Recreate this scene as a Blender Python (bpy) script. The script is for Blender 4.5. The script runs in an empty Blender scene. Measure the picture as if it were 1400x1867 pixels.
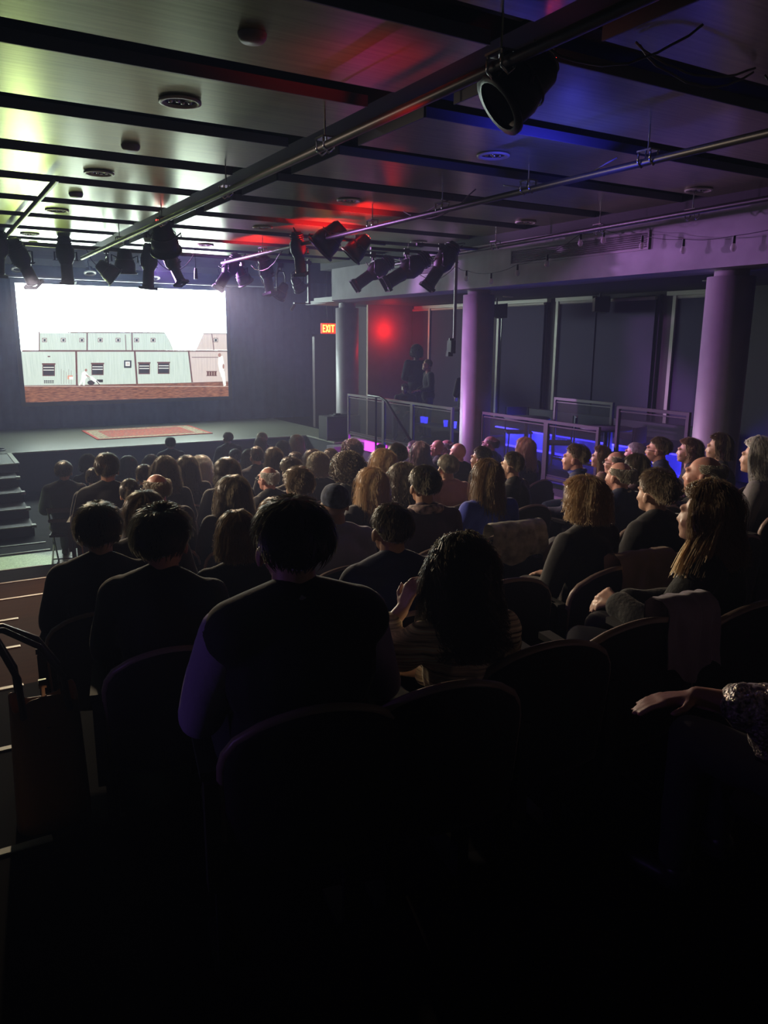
import bpy, math, random
from mathutils import Vector, Matrix, noise
random.seed(7)
# ------------------------------------------------------------------ camera
F_PX, CX, CY, ZC = 1415.0, 700.0, 933.5, 2.85
CAMR = Matrix(((0.86127084, 0.10421294, -0.49734515),
               (-0.50809256, 0.19083149, -0.839896),
               (0.00738109, 0.97607531, 0.21730742)))
# world = T(CAMR rows are the world axes seen from the camera)
def at(px, py, x=None, y=None, z=None):
    v = CAMR @ Vector((px-CX, -(py-CY), -F_PX))
    t = (x/v.x) if x is not None else (y/v.y) if y is not None else (z-ZC)/v.z
    p = v*t; p.z += ZC
    return p
scene = bpy.context.scene
COL = scene.collection
cam_data = bpy.data.cameras.new('camera'); cam = bpy.data.objects.new('camera', cam_data); COL.objects.link(cam)
cam.matrix_world = Matrix.Translation((0, 0, ZC)) @ CAMR.to_4x4()
cam_data.sensor_fit = 'HORIZONTAL'; cam_data.sensor_width = 36.0; cam_data.lens = F_PX/1400*36.0
cam_data.clip_start = 0.05; cam_data.clip_end = 100
scene.camera = cam
# ------------------------------------------------------------------ light, exposure
scene.view_settings.view_transform = 'Standard'
try: scene.view_settings.look = 'None'
except Exception: pass
scene.view_settings.gamma = 1.0
scene.view_settings.use_curve_mapping = False
scene.view_settings.exposure = 0.42
scene.cycles.use_denoising = True
scene.cycles.max_bounces = 5
scene.cycles.sample_clamp_indirect = 4.0
world = bpy.data.worlds.new('world'); scene.world = world; world.use_nodes = True
world.node_tree.nodes['Background'].inputs[0].default_value = (0.02, 0.018, 0.03, 1)
world.node_tree.nodes['Background'].inputs[1].default_value = 0.05
wv = world.node_tree.nodes.new('ShaderNodeVolumeScatter')      # thin haze hanging in the hall
wv.inputs['Density'].default_value = .0068; wv.inputs['Anisotropy'].default_value = .45; wv.inputs['Color'].default_value = (.52, .58, 1, 1)
world.node_tree.links.new(wv.outputs[0], world.node_tree.nodes['World Output'].inputs['Volume'])
SKY_L = 19.0            # luminance of the white sky on the cinema screen
def lamp(kind, name, loc, energy, color, target=None, size=0.1, spot=60, blend=0.6):
    d = bpy.data.lights.new(name, kind); d.energy = energy; d.color = color
    if kind == 'AREA': d.size = size
    else: d.shadow_soft_size = size
    if kind == 'SPOT': d.spot_size = math.radians(spot); d.spot_blend = blend
    o = bpy.data.objects.new(name, d); COL.objects.link(o); o.location = loc
    if target is not None:
        o.rotation_euler = (Vector(target)-Vector(loc)).to_track_quat('-Z', 'Y').to_euler()
    return o
PURPLE, BLUE, RED, MAGENTA, WARM = (0.74, 0.32, 1.0), (0.05, 0.05, 1.0), (1.0, 0.01, 0.005), (0.8, 0.05, 1.0), (1.0, 0.55, 0.3)
lamp('SPOT', 'purple_wash', (3.3, 13.5, 3.98), 1500, PURPLE, (7.3, 7.0, 2.8), 0.08, 52, 0.6)
lamp('SPOT', 'purple_wash_near', (2.9, 9.4, 3.8), 260, PURPLE, (7.3, 4.6, 2.6), 0.08, 55, 0.9)
lamp('SPOT', 'warm_front_light', (1.43, 12.3, 3.62), 700, (1.0, .78, .52), (1.8, 6.0, .6), 0.06, 56, 0.7)
lamp('SPOT', 'warm_front_light', (3.95, 11.75, 3.62), 900, (1.0, .72, .50), (4.2, 5.2, .5), 0.06, 60, 0.7)
lamp('SPOT', 'left_wall_lantern', (-1.9, 9.0, 3.6), 1100, (1.0, .80, .60), (4.5, 3.2, 1.4), 0.06, 45, 1.0)
lamp('SPOT', 'violet_low_light', (-1.9, 2.4, 2.2), 9, (.4, .2, 1.0), (.6, 2.0, 1.8), 0.06, 40, 0.9)
lamp('SPOT', 'red_uplight', (4.62, 9.2, 3.78), 150, RED, (4.58, 9.25, 4.3), 0.06, 120, 0.6)
lamp('SPOT', 'red_uplight', (4.50, 11.3, 3.80), 110, RED, (4.5, 11.3, 4.3), 0.06, 120, 0.6)
lamp('SPOT', 'red_uplight', (4.45, 8.0, 3.86), 60, RED, (4.45, 8.0, 4.3), 0.05, 120, 0.6)
lamp('SPOT', 'added_lime_light', (1.9, 15.0, 2.4), 150, (.78, 1.0, .40), (1.7, 12.6, 4.25), 0.15, 70, 0.9)  # added lamp without a fixture, brightens the far ceiling panels in lime
lamp('SPOT', 'red_uplight_near', (2.25, 3.75, 3.75), 10, RED, (2.2, 3.9, 4.3), 0.05, 112, 0.9)
lamp('SPOT', 'blue_uplight', (3.9, 4.2, 3.75), 40, BLUE, (3.95, 4.3, 4.3), 0.06, 150, 0.9)
lamp('POINT', 'red_side_glow', (9.2, 15.35, 3.05), 7, RED, None, 0.05)
lamp('POINT', 'magenta_stair_light', (7.25, 13.35, 0.86), 2.5, MAGENTA, None, 0.05)
lamp('SPOT', 'warm_aisle_light', (-1.2, 3.8, 4.0), 45, (1.0, .36, .13), (0.5, 6.5, 0.6), 0.1, 60, 0.8)
lamp('SPOT', 'aisle_worklight', (0.6, 9.6, 4.1), 420, (0.75, 1.0, 0.6), (0.75, 10.5, 0.0), 0.03, 17, 0.3)
lamp('SPOT', 'warm_house_light', (8.0, 1.0, 3.5), 4, (1.0, 0.42, 0.3), (4.5, 3.2, 1.9), 0.12, 60, 0.8)
lamp('AREA', 'house_fill', (3.2, 4.6, 4.05), 0.7, (0.8, 0.72, 1.0), (3.4, 6.5, 0), 2.2)

# ------------------------------------------------------------------ helpers
MATS = {}
def mat(name, color, rough=0.6, metal=0.0, emis=None, estr=0.0, spec=0.5, bump=0.0, bscale=40, alpha=1.0, sheen=0.0, trans=0.0, stretch=None, cvar=0.0, vscale=6):
    if name in MATS: return MATS[name]
    m = bpy.data.materials.new(name); m.use_nodes = True
    nt = m.node_tree; p = nt.nodes['Principled BSDF']
    p.inputs['Base Color'].default_value = (*color, 1)
    p.inputs['Roughness'].default_value = rough
    p.inputs['Metallic'].default_value = metal
    p.inputs['Specular IOR Level'].default_value = spec
    if sheen: p.inputs['Sheen Weight'].default_value = sheen; p.inputs['Sheen Roughness'].default_value = 0.3
    if emis is not None:
        p.inputs['Emission Color'].default_value = (*emis, 1); p.inputs['Emission Strength'].default_value = estr
    if alpha < 1: p.inputs['Alpha'].default_value = alpha
    tc = None
    def coord(scale3):
        t = nt.nodes.new('ShaderNodeTexCoord'); mp = nt.nodes.new('ShaderNodeMapping')
        mp.inputs['Scale'].default_value = scale3
        nt.links.new(t.outputs['Object'], mp.inputs[0]); return mp.outputs[0]
    if cvar > 0:
        n = nt.nodes.new('ShaderNodeTexNoise'); n.inputs['Scale'].default_value = vscale; n.inputs['Detail'].default_value = 5
        nt.links.new(coord(stretch or (1, 1, 1)), n.inputs['Vector'])
        r = nt.nodes.new('ShaderNodeMapRange'); r.inputs['From Min'].default_value = .3; r.inputs['From Max'].default_value = .7
        r.inputs['To Min'].default_value = 1-cvar; r.inputs['To Max'].default_value = 1+cvar
        nt.links.new(n.outputs['Fac'], r.inputs['Value'])
        mx = nt.nodes.new('ShaderNodeVectorMath'); mx.operation = 'SCALE'; mx.inputs[0].default_value = color
        nt.links.new(r.outputs[0], mx.inputs['Scale']); nt.links.new(mx.outputs[0], p.inputs['Base Color'])
    if bump > 0:
        n = nt.nodes.new('ShaderNodeTexNoise'); n.inputs['Scale'].default_value = bscale; n.inputs['Detail'].default_value = 4
        nt.links.new(coord(stretch or (1, 1, 1)), n.inputs['Vector'])
        b = nt.nodes.new('ShaderNodeBump'); b.inputs['Strength'].default_value = bump; b.inputs['Distance'].default_value = 0.01
        nt.links.new(n.outputs['Fac'], b.inputs['Height']); nt.links.new(b.outputs[0], p.inputs['Normal'])
    if trans > 0:
        out = nt.nodes['Material Output']; tr = nt.nodes.new('ShaderNodeBsdfTranslucent'); tr.inputs[0].default_value = (*[min(1, c*1.6) for c in color], 1)
        ms = nt.nodes.new('ShaderNodeMixShader'); ms.inputs[0].default_value = trans
        nt.links.new(p.outputs[0], ms.inputs[1]); nt.links.new(tr.outputs[0], ms.inputs[2]); nt.links.new(ms.outputs[0], out.inputs[0])
    MATS[name] = m
    return m

class MB:
    """collects faces into one mesh"""
    def __init__(s): s.v = []; s.f = []; s.m = []; s.sm = []
    def add(s, vs, fs, mi=0, smooth=False):
        o = len(s.v); s.v += [tuple(v) for v in vs]
        for f in fs: s.f.append(tuple(i+o for i in f)); s.m.append(mi); s.sm.append(smooth)
        return s
    def box(s, x0, x1, y0, y1, z0, z1, mi=0):
        vs = [(x0,y0,z0),(x1,y0,z0),(x1,y1,z0),(x0,y1,z0),(x0,y0,z1),(x1,y0,z1),(x1,y1,z1),(x0,y1,z1)]
        return s.add(vs, [(0,3,2,1),(4,5,6,7),(0,1,5,4),(1,2,6,5),(2,3,7,6),(3,0,4,7)], mi)
    def obox(s, mtx, hx, hy, hz, mi=0):
        vs = [mtx @ Vector((x*hx, y*hy, z*hz)) for z in (-1, 1) for x, y in ((-1,-1),(1,-1),(1,1),(-1,1))]
        return s.add(vs, [(0,3,2,1),(4,5,6,7),(0,1,5,4),(1,2,6,5),(2,3,7,6),(3,0,4,7)], mi)
    def cyl(s, a, b, r0, r1=None, n=12, mi=0, caps=True):
        a = Vector(a); b = Vector(b); r1 = r0 if r1 is None else r1
        d = (b-a)
        if d.length < 1e-6: return s
        q = d.to_track_quat('Z', 'Y'); vs = []
        for c, r in ((a, r0), (b, r1)):
            for i in range(n):
                t = 2*math.pi*i/n; vs.append(c + q @ Vector((r*math.cos(t), r*math.sin(t), 0)))
        fs = [(i, (i+1) % n, n+(i+1) % n, n+i) for i in range(n)]
        s.add(vs, fs, mi, n > 6)
        if caps: s.add(vs, [tuple(range(n-1, -1, -1)), tuple(range(n, 2*n))], mi)
        return s
    def lathe(s, mtx, prof, n=20, mi=0, smooth=True):
        vs = []; k = len(prof)
        for r, z in prof:
            for i in range(n):
                t = 2*math.pi*i/n; vs.append(mtx @ Vector((r*math.cos(t), r*math.sin(t), z)))
        fs = [(j*n+i, j*n+(i+1) % n, (j+1)*n+(i+1) % n, (j+1)*n+i) for j in range(k-1) for i in range(n)]
        return s.add(vs, fs, mi, smooth)
    def ball(s, c, r, n=12, mi=0, rot=None):
        rx, ry, rz = (r, r, r) if not hasattr(r, '__len__') else r
        c = Vector(c); vs = []; m = n//2+2
        for j in range(1, m):
            ph = math.pi*j/m
            for i in range(n):
                t = 2*math.pi*i/n; p = Vector((rx*math.sin(ph)*math.cos(t), ry*math.sin(ph)*math.sin(t), rz*math.cos(ph)))
                vs.append(c + (rot @ p if rot else p))
        top = c + (rot @ Vector((0,0,rz)) if rot else Vector((0,0,rz))); bot = c - (rot @ Vector((0,0,rz)) if rot else Vector((0,0,rz)))
        k = len(vs); vs += [top, bot]; fs = []
        for j in range(m-2):
            for i in range(n): fs.append((j*n+i, (j+1)*n+i, (j+1)*n+(i+1) % n, j*n+(i+1) % n))
        for i in range(n):
            fs.append((k, i, (i+1) % n)); fs.append((k+1, (m-2)*n+(i+1) % n, (m-2)*n+i))
        return s.add(vs, fs, mi, True)
    def cone(s, a, b, r0, r1):
        """round cone, for remeshing"""
        s.cyl(a, b, r0, r1, 14); s.ball(a, r0, 14); s.ball(b, r1, 14); return s
    def chain(s, pts):
        for (a, ra), (b, rb) in zip(pts, pts[1:]): s.cone(a, b, ra, rb)
        return s
    def tube(s, pts, r, n=6, mi=0, closed=False):
        pts = [Vector(p) for p in pts]; vs = []; k = len(pts); up = None
        for j, p in enumerate(pts):
            if closed: d = pts[(j+1) % k]-pts[j-1]
            else: d = pts[min(j+1, k-1)]-pts[max(j-1, 0)]
            d.normalize()
            if up is None:
                up = d.orthogonal().normalized()
            up = (up - d*up.dot(d)).normalized(); w = d.cross(up)
            for i in range(n):
                t = 2*math.pi*i/n; vs.append(p + (up*math.cos(t)+w*math.sin(t))*r)
        rng = range(k if closed else k-1)
        fs = [(j*n+i, j*n+(i+1) % n, ((j+1) % k)*n+(i+1) % n, ((j+1) % k)*n+i) for j in rng for i in range(n)]
        if not closed: fs += [tuple(range(n-1, -1, -1)), tuple(range((k-1)*n, k*n))]
        return s.add(vs, fs, mi, True)
    def mesh(s, name):
        me = bpy.data.meshes.new(name); me.from_pydata(s.v, [], s.f)
        me.polygons.foreach_set('material_index', s.m); me.polygons.foreach_set('use_smooth', s.sm); me.update()
        return me

def put(name, me, mats, parent=None, loc=None, rotz=None):
    if isinstance(me, MB): me = me.mesh(name)
    if not isinstance(mats, (list, tuple)): mats = [mats]
    while len(me.materials) < len(mats): me.materials.append(None)
    o = bpy.data.objects.new(name, me); COL.objects.link(o)
    for i, m in enumerate(mats):
        o.material_slots[i].link = 'OBJECT'; o.material_slots[i].material = m
    if parent is not None: o.parent = parent
    if loc is not None: o.location = loc
    if rotz is not None: o.rotation_euler = (0, 0, rotz)
    return o
def tag(o, label, cat, group=None):
    o['label'] = label; o['category'] = cat
    if group: o['group'] = group
    return o
def struct(name, me, mats):
    o = put(name, me, mats); o['kind'] = 'structure'; return o
def empty(name, loc, rotz=0):
    o = bpy.data.objects.new(name, None); COL.objects.link(o); o.location = loc; o.rotation_euler = (0, 0, rotz); o.empty_display_size = .1
    return o
def copy_tree(o, parent=None):
    c = o.copy(); COL.objects.link(c)
    if parent is not None: c.parent = parent
    for ch in list(o.children): copy_tree(ch, c)
    return c
def remesh(mb, voxel, smooth=3, disp=0.0, dscale=12.0):
    me = mb.mesh('tmp'); o = bpy.data.objects.new('tmp', me); COL.objects.link(o)
    r = o.modifiers.new('r', 'REMESH'); r.mode = 'VOXEL'; r.voxel_size = voxel; r.use_smooth_shade = True
    if smooth: sm = o.modifiers.new('s', 'SMOOTH'); sm.iterations = smooth; sm.factor = .5
    bpy.context.view_layer.update()
    dg = bpy.context.evaluated_depsgraph_get()
    res = bpy.data.meshes.new_from_object(o.evaluated_get(dg))
    bpy.data.objects.remove(o); bpy.data.meshes.remove(me)
    if disp:
        ns = [v.normal.copy() for v in res.vertices]
        for v, n in zip(res.vertices, ns):
            v.co += n * disp * noise.noise(Vector((v.co.x*dscale, v.co.y*dscale, v.co.z*dscale*.6)))
    res.materials.clear()
    for p in res.polygons: p.use_smooth = True
    return res

# ------------------------------------------------------------------ materials of the room
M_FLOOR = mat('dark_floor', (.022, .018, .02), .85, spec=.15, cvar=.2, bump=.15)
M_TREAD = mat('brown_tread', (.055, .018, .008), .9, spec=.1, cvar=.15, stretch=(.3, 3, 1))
M_SHADETIER = mat('shade_dark_tier', (.010, .009, .010), .95, spec=.05)  # near tiers coloured black to hold the shade that lies there
M_NOSE = mat('pale_nosing', (.55, .55, .45), .45)
M_LITFLOOR = mat('lit_speckled_floor', (.42, .46, .36), .5, cvar=.35, vscale=60)  # pale green puts the lit pool into the floor's colour; speckle is its own
M_STAGE = mat('stage_boards', (.115, .118, .085), .42, cvar=.12, stretch=(.35, 5, 1), vscale=5, bump=.1)
M_BLACKP = mat('black_paint', (.035, .035, .04), .6)
M_STAGEFACE = mat('stage_face', (.045, .045, .052), .7)
M_DRAPE = mat('blue_black_drape', (.075, .09, .17), .9, sheen=.3, cvar=.1)
M_PANEL = mat('brushed_olive_panel', (.29, .32, .12), .28, .72, bump=.04, bscale=9, stretch=(.25, 5, 1), cvar=.18, vscale=7)
M_EDGE = mat('panel_edge', (.12, .12, .15), .6)
M_VOID = mat('ceiling_void', (.022, .02, .026), .8)
M_BEAM = mat('grey_plaster', (.33, .32, .36), .75, cvar=.15, vscale=3, bump=.2, bscale=14)
M_COLUMN = mat('grey_column', (.42, .39, .42), .42, cvar=.06)
M_WALLD = mat('dark_wall', (.075, .07, .085), .8)
M_WALLB = mat('taupe_wall', (.38, .30, .24), .8, cvar=.05)
M_BLIND = mat('grey_roller_blind', (.075, .062, .12), .85, bump=.1, bscale=120)
M_CREAM = mat('cream_metal', (.62, .6, .5), .4)
M_BLACK = mat('black_metal', (.018, .018, .022), .4, .3)
M_STEEL = mat('steel_pipe', (.11, .105, .11), .42, .8)
M_CHROME = mat('chrome', (.75, .75, .75), .15, 1)
M_RAIL = mat('rail_metal', (.20, .18, .19), .4, .7)
M_GREYWALL = mat('stage_upper_wall', (.52, .52, .42), .6, cvar=.1, stretch=(.3, 1, 3))
# ------------------------------------------------------------------ structure
def e_(k): return 9.9-1.03*(k-1)          # front edge of tier k
def tierk(y):
    k = 0
    while y < 9.9-1.03*k and k < 9: k += 1
    return k
XL, XR = -2.2, 9.95
struct('floor', MB().box(XL, XR, 9.2, 19.9, -.2, 0), M_FLOOR)
for k in range(1, 10):
    y1 = e_(k); y0 = e_(k+1) if k < 9 else -3.0
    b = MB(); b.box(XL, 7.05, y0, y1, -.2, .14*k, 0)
    struct('seating_tier', b, [M_TREAD if k < 6 else M_SHADETIER])
    if k < 9: struct('step_nosing', MB().box(XL, {4: .5, 5: .42, 6: .34, 7: .30, 8: .235}.get(k, 1.05), y1-.028, y1+.006, .14*k-.03, .14*k+.006), M_NOSE if k > 3 else mat('amber_nosing', (.5, .3, .18), .45))
struct('lit_aisle_floor', MB().box(-1.2, 1.75, 9.95, 11.05, 0.002, .006), M_LITFLOOR)
for yy in (11.15, 11.6): struct('floor_trim', MB().box(-1.2, 1.3, yy, yy+.035, .002, .01), M_NOSE)
# stage
struct('stage', MB().box(XL, 7.3, 15.72, 19.75, 0, .75).box(7.3, 8.08, 14.32, 19.75, 0, .75), M_STAGE)
struct('stage_fascia', MB().box(XL, 7.28, 15.70, 15.72, 0, .735).box(7.28, 7.3, 14.32, 15.72, 0, .735).box(7.28, 8.09, 14.3, 14.32, 0, .735), M_STAGEFACE)
struct('stage_edge_trim', MB().box(XL, 7.28, 15.685, 15.725, .73, .757).box(7.265, 7.305, 14.29, 15.725, .73, .757).box(7.265, 8.1, 14.285, 14.325, .73, .757), mat('stage_edge', (.36, .36, .3), .5))
# raised side platform
struct('side_platform', MB().box(7.5, XR, -3, 13.95, 0, .9), M_FLOOR)
struct('platform_fascia', MB().box(7.44, 7.5, -3, 13.95, 0, .9), M_WALLD)
struct('platform_edge_trim', MB().box(7.42, 7.52, -3, 13.9, .86, .915).box(7.42, 7.5, -3, 13.9, .70, .74), mat('platform_edge', (.3, .27, .27), .5))
# walls
b = MB()
xs = [XL+i*.06 for i in range(int((10.6-XL)/.06))]
vs = []; n = len(xs)
for x in xs:
    yy = 19.62+.035*math.sin(x*9.5+1.3*math.sin(x*2.1))+.02*math.sin(x*23)
    vs += [(x, yy, .75), (x, yy, 4.3)]
b.add(vs, [(2*i, 2*i+2, 2*i+3, 2*i+1) for i in range(n-1)], 0, True)
struct('stage_curtain', b, M_DRAPE)
struct('wall_front', MB().box(XL-.1, 11, 19.75, 19.9, 0, 5.0), M_WALLD)
struct('wall_left', MB().box(XL-.15, XL, -3.1, 19.9, -.2, 5.0), M_WALLD)
struct('wall_back', MB().box(XL-.1, XR+.1, -3.15, -3.0, -.2, 5.0), M_WALLD)
struct('wall_right', MB().box(XR, XR+.15, -3.1, 19.9, -.2, 5.0), mat('window_wall', (.10, .085, .09), .8))
struct('side_end_wall', MB().box(8.78, XR, 15.6, 15.66, 0, 3.62), M_WALLB)
struct('door_1', MB().box(8.2, 8.74, 17.1, 17.2, .75, 2.9).box(8.16, 8.2, 17.08, 17.2, .75, 2.95).box(8.16, 8.78, 17.08, 17.2, 2.9, 2.95), mat('dark_door', (.07, .05, .055), .5))
struct('upper_wall', MB().box(1.0, 6.95, 19.3, 19.4, 4.52, 5.0), M_GREYWALL)
struct('upper_wall_ledge', MB().box(1.0, 6.75, 19.15, 19.42, 4.36, 4.52), mat('lit_ledge', (.7, .75, .55), .6))  # ledge and upper wall colours raised to hold the light on them
struct('screen_header', MB().box(XL, 8.2, 19.0, 19.35, 4.12, 4.36), M_DRAPE)
struct('screen_header_rail', MB().box(XL, 7.2, 18.93, 19.0, 4.09, 4.13), mat('header_rail', (.2, .2, .23), .4, .4))
# ceiling: dark void with hanging panels
struct('ceiling', MB().box(XL-.1, XR+.1, -3.1, 15.2, 4.62, 4.75).box(XL-.1, XR+.1, 15.2, 19.9, 5.0, 5.1), M_VOID)
bands = [-1.65+1.21*i for i in range(13)]     # centres of dark gaps
bands = [4.385-1.21*5+1.21*i for i in range(14)]
pan = []
for i in range(len(bands)-1):
    y0 = bands[i]+.165; y1 = bands[i+1]-.165
    if y0 > 14.2: continue
    for (x0, x1) in ((XL, 2.55), (2.98, 6.93)):
        struct('ceiling_panel', MB().box(x0, x1, y0, y1, 4.25, 4.31), M_PANEL)
        struct('ceiling_panel_edge', MB().box(x0, x1, y0-.012, y0-.001, 4.245, 4.31), M_EDGE)
    struct('ceiling_panel_edge', MB().box(2.968, 2.979, y0, y1, 4.245, 4.31), M_EDGE)
    struct('ceiling_joist', MB().box(XL, 6.93, y1+.10, y1+.23, 4.34, 4.6), M_VOID)
struct('ceiling_spine', MB().box(2.66, 2.88, -3, 14.3, 4.32, 4.6), M_VOID)
struct('ceiling_fascia', MB().box(XL, 6.93, 14.35, 14.45, 4.33, 5.0), M_VOID)
# side beam and soffit
bm_ = MB()
prof = [(6.95, -3), (6.95, 13.75), (7.1, 14.05), (7.55, 14.2), (7.55, -3)]
vs = [(x, y, z) for z in (3.57, 4.14) for x, y in prof]; m_ = 5
bm_.add(vs, [tuple(range(4, -1, -1)), tuple(range(5, 10))]+[(i, (i+1) % 5, 5+(i+1) % 5, 5+i) for i in range(5)])
struct('side_beam', bm_, M_BEAM)
struct('side_beam_cap', MB().box(6.93, XR, -3, 14.2, 4.14, 4.62), M_VOID)
struct('side_soffit', MB().box(7.5, XR, -3, 15.7, 3.6, 3.7).box(8.0, XR, 14.2, 17.2, 3.62, 3.7), mat('soffit', (.10, .09, .10), .6))
for i, (x, y, z0, r) in enumerate(((7.3, 5.35, 0, .235), (7.3, 9.6, 0, .235), (8.15, 15.4, .75, .25))):
    b = MB(); T = Matrix.Translation((x, y, 0))
    b.lathe(T, [(r, z0), (r, 3.50), (r*.72, 3.50), (r*.72, 3.60)], 40)
    struct('column', b, M_COLUMN)

# windows with roller blinds along the right wall (x = 9.9)
def wy(px): return at(px, 640, x=9.9).y
M_GLASSD = mat('night_glass', (.02, .02, .03), .08)
blinds = [(755, 784), (788, 868), (905, 914), (917, 992), (1020, 1085), (1088, 1192), (1230, 1300)]
for i, (a, c) in enumerate(((755, 868), (905, 992), (1020, 1192), (1230, 1300))):
    y1, y0 = wy(a), wy(c)
    w = struct('window_%d' % (i+1), MB().box(9.93, 9.945, y0, y1, 1.35, 3.5), M_GLASSD)
    fr = MB(); fr.box(9.90, 9.95, y0-.05, y0, 1.3, 3.55); fr.box(9.90, 9.95, y1, y1+.05, 1.3, 3.55); fr.box(9.90, 9.95, y0, y1, 1.3, 1.35)
    put('window_frame', fr, M_WALLD, w)
BLN = ['narrow grey roller blind in the corner behind the standing pair', 'wide grey roller blind behind the woman in the light cap at the railing', 'narrow slip of grey roller blind just right of the middle column',
       'grey roller blind between the middle column and the brown wall strip', 'left half of the wide grey blind pair under the hanging speaker', 'wide grey roller blind under and right of the hanging speaker', 'grey roller blind beside the nearest lilac-lit column']
for i, (a, c) in enumerate(blinds):
    y1, y0 = wy(a), wy(c)
    r = empty('roller_blind', (9.86, (y0+y1)/2, 1.4)); tag(r, BLN[i], 'blind', None)
    h = (y1-y0)/2
    put('blind_fabric', MB().box(-.006, .006, -h, h, .02, 2.08), M_BLIND, r)
    put('bottom_bar', MB().box(-.012, .012, -h, h, 0, .025), M_BLACK, r)
    put('roller_tube', MB().cyl((.0, -h, 2.10), (.0, h, 2.10), .03), M_CREAM, r)
for i, px in enumerate((786, 911, 1017, 1228)):
    y = wy(px); t = struct('trim_%d' % (i+1), MB().box(9.82, 9.86, y-.03, y+.03, 1.35, 3.56), M_CREAM)
for (a, c) in ((760, 900), (905, 1000), (1015, 1082), (1215, 1300)):
    struct('blind_pelmet', MB().box(9.80, 9.9, wy(c), wy(a), 3.52, 3.58), M_CREAM)

struct('side_curtain', MB().box(9.30, 9.42, -2.5, 5.15, .9, 3.6), mat('dark_red_curtain', (.03, .012, .014), .9))
# ------------------------------------------------------------------ the cinema screen
def sp(px, py, dy=0.0):
    p = at(px, py, y=19.40); return Vector((p.x, p.z))
S_X0, S_X1, S_Z0, S_Z1 = 2.02, 6.82, 1.385, 4.0
scr = empty('projection_screen', (0, 19.40, 0)); tag(scr, 'large white projection screen showing a film of two long pale sheds', 'screen')
bl = MB(); t_ = .09
bl.box(S_X0-t_, S_X0, .0, .04, S_Z0-t_, S_Z1+t_); bl.box(S_X1, S_X1+t_, 0, .04, S_Z0-t_, S_Z1+t_); bl.box(S_X0, S_X1, 0, .04, S_Z0-t_, S_Z0); bl.box(S_X0, S_X1, 0, .04, S_Z1, S_Z1+t_)
put('screen_border', bl, mat('screen_border', (.07, .07, .08), .8), scr)
put('screen_backing', MB().box(S_X0-.05, S_X1+.05, .045, .07, S_Z0-.05, S_Z1+.05), M_BLACKP, scr)
put('screen_batten', MB().cyl((S_X0-.2, .02, S_Z1+.12), (S_X1+.2, .02, S_Z1+.12), .035), M_BLACK, scr)
def emat(name, c, s, noise_=None):
    m = mat(name, (0.02, .02, .02), 1, emis=c, estr=s, spec=0)
    if noise_:
        nt = m.node_tree; p = nt.nodes['Principled BSDF']; t = nt.nodes.new('ShaderNodeTexCoord'); mp = nt.nodes.new('ShaderNodeMapping')
        mp.inputs['Scale'].default_value = noise_[0]; nt.links.new(t.outputs['Object'], mp.inputs[0])
        n = nt.nodes.new('ShaderNodeTexNoise'); n.inputs['Scale'].default_value = noise_[1]; n.inputs['Detail'].default_value = 6; nt.links.new(mp.outputs[0], n.inputs['Vector'])
        cr = nt.nodes.new('ShaderNodeValToRGB'); cr.color_ramp.elements[0].position = .35; cr.color_ramp.elements[1].position = .65
        cr.color_ramp.elements[0].color = (*noise_[2], 1); cr.color_ramp.elements[1].color = (*noise_[3], 1)
        nt.links.new(n.outputs['Fac'], cr.inputs[0]); nt.links.new(cr.outputs[0], p.inputs['Emission Color'])
    return m
PM = [emat('film_sky', (.80, 1.0, .97), SKY_L), emat('film_wall', (.66, .76, .70), 1.0, ((30, 1, .4), 4, (.42, .52, .46), (.60, .68, .62))),
      emat('film_field', (.3, .12, .05), 1.0, ((2.2, 1, 14), 3.2, (.085, .022, .006), (.30, .12, .06))), emat('film_brown', (.14, .05, .035), .8), emat('film_dark', (.025, .02, .018), .8),
      emat('film_white', (.85, .88, .85), .9), emat('film_glow', (1.0, .93, .86), 1.1), emat('film_skin', (.42, .20, .14), .8), emat('film_orange', (.8, .35, .22), .8), emat('film_pink_wall', (.80, .70, .66), 1.0, ((30, 1, .4), 4, (.50, .42, .40), (.64, .55, .51)))]
pic = MB()
def poly(pts, layer, mi):
    vs = []
    for p in pts: vs.append((p[0], .03-.0012*layer, p[1]))
    pic.add(vs, [tuple(range(len(vs)))], mi)
def zc(X, Y): return sp(20+X/3.5, 580+Y/3.5)            # coordinates of the close view of the picture
def cl(v): return Vector((min(max(v[0], S_X0), S_X1), min(max(v[1], S_Z0), S_Z1)))
def quad(pts, layer, mi): poly([cl(zc(*p)) for p in pts], layer, mi)
def line(a, b_, w, layer, mi):
    A = zc(*a); B = zc(*b_); d = (B-A).normalized(); n_ = Vector((-d.y, d.x))*w/2
    poly([cl(A-n_), cl(B-n_), cl(B+n_), cl(A+n_)], layer, mi)
poly([(S_X0, S_Z0), (S_X1, S_Z0), (S_X1, S_Z1), (S_X0, S_Z1)], 0, 0)
quad([(180, 95), (985, 92), (1000, 100), (1040, 205), (180, 205)], 1, 1)
quad([(1225, 98), (1400, 98), (1400, 205), (1180, 205)], 1, 9)
quad([(60, 210), (1150, 212), (1160, 415), (60, 436)], 1, 1)
quad([(1135, 212), (1400, 212), (1400, 415), (1160, 415)], 2, 9)
quad([(60, 434), (1400, 408), (1400, 560), (60, 560)], 3, 2)
line((165, 90), (985, 93), .024, 4, 3); line((1225, 98), (1400, 99), .02, 4, 3)
line((70, 209), (1400, 210), .035, 5, 3)
line((60, 436), (1400, 436), .012, 6, 9); line((60, 432), (800, 425), .012, 6, 3); line((800, 425), (1400, 405), .014, 6, 3)
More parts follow.
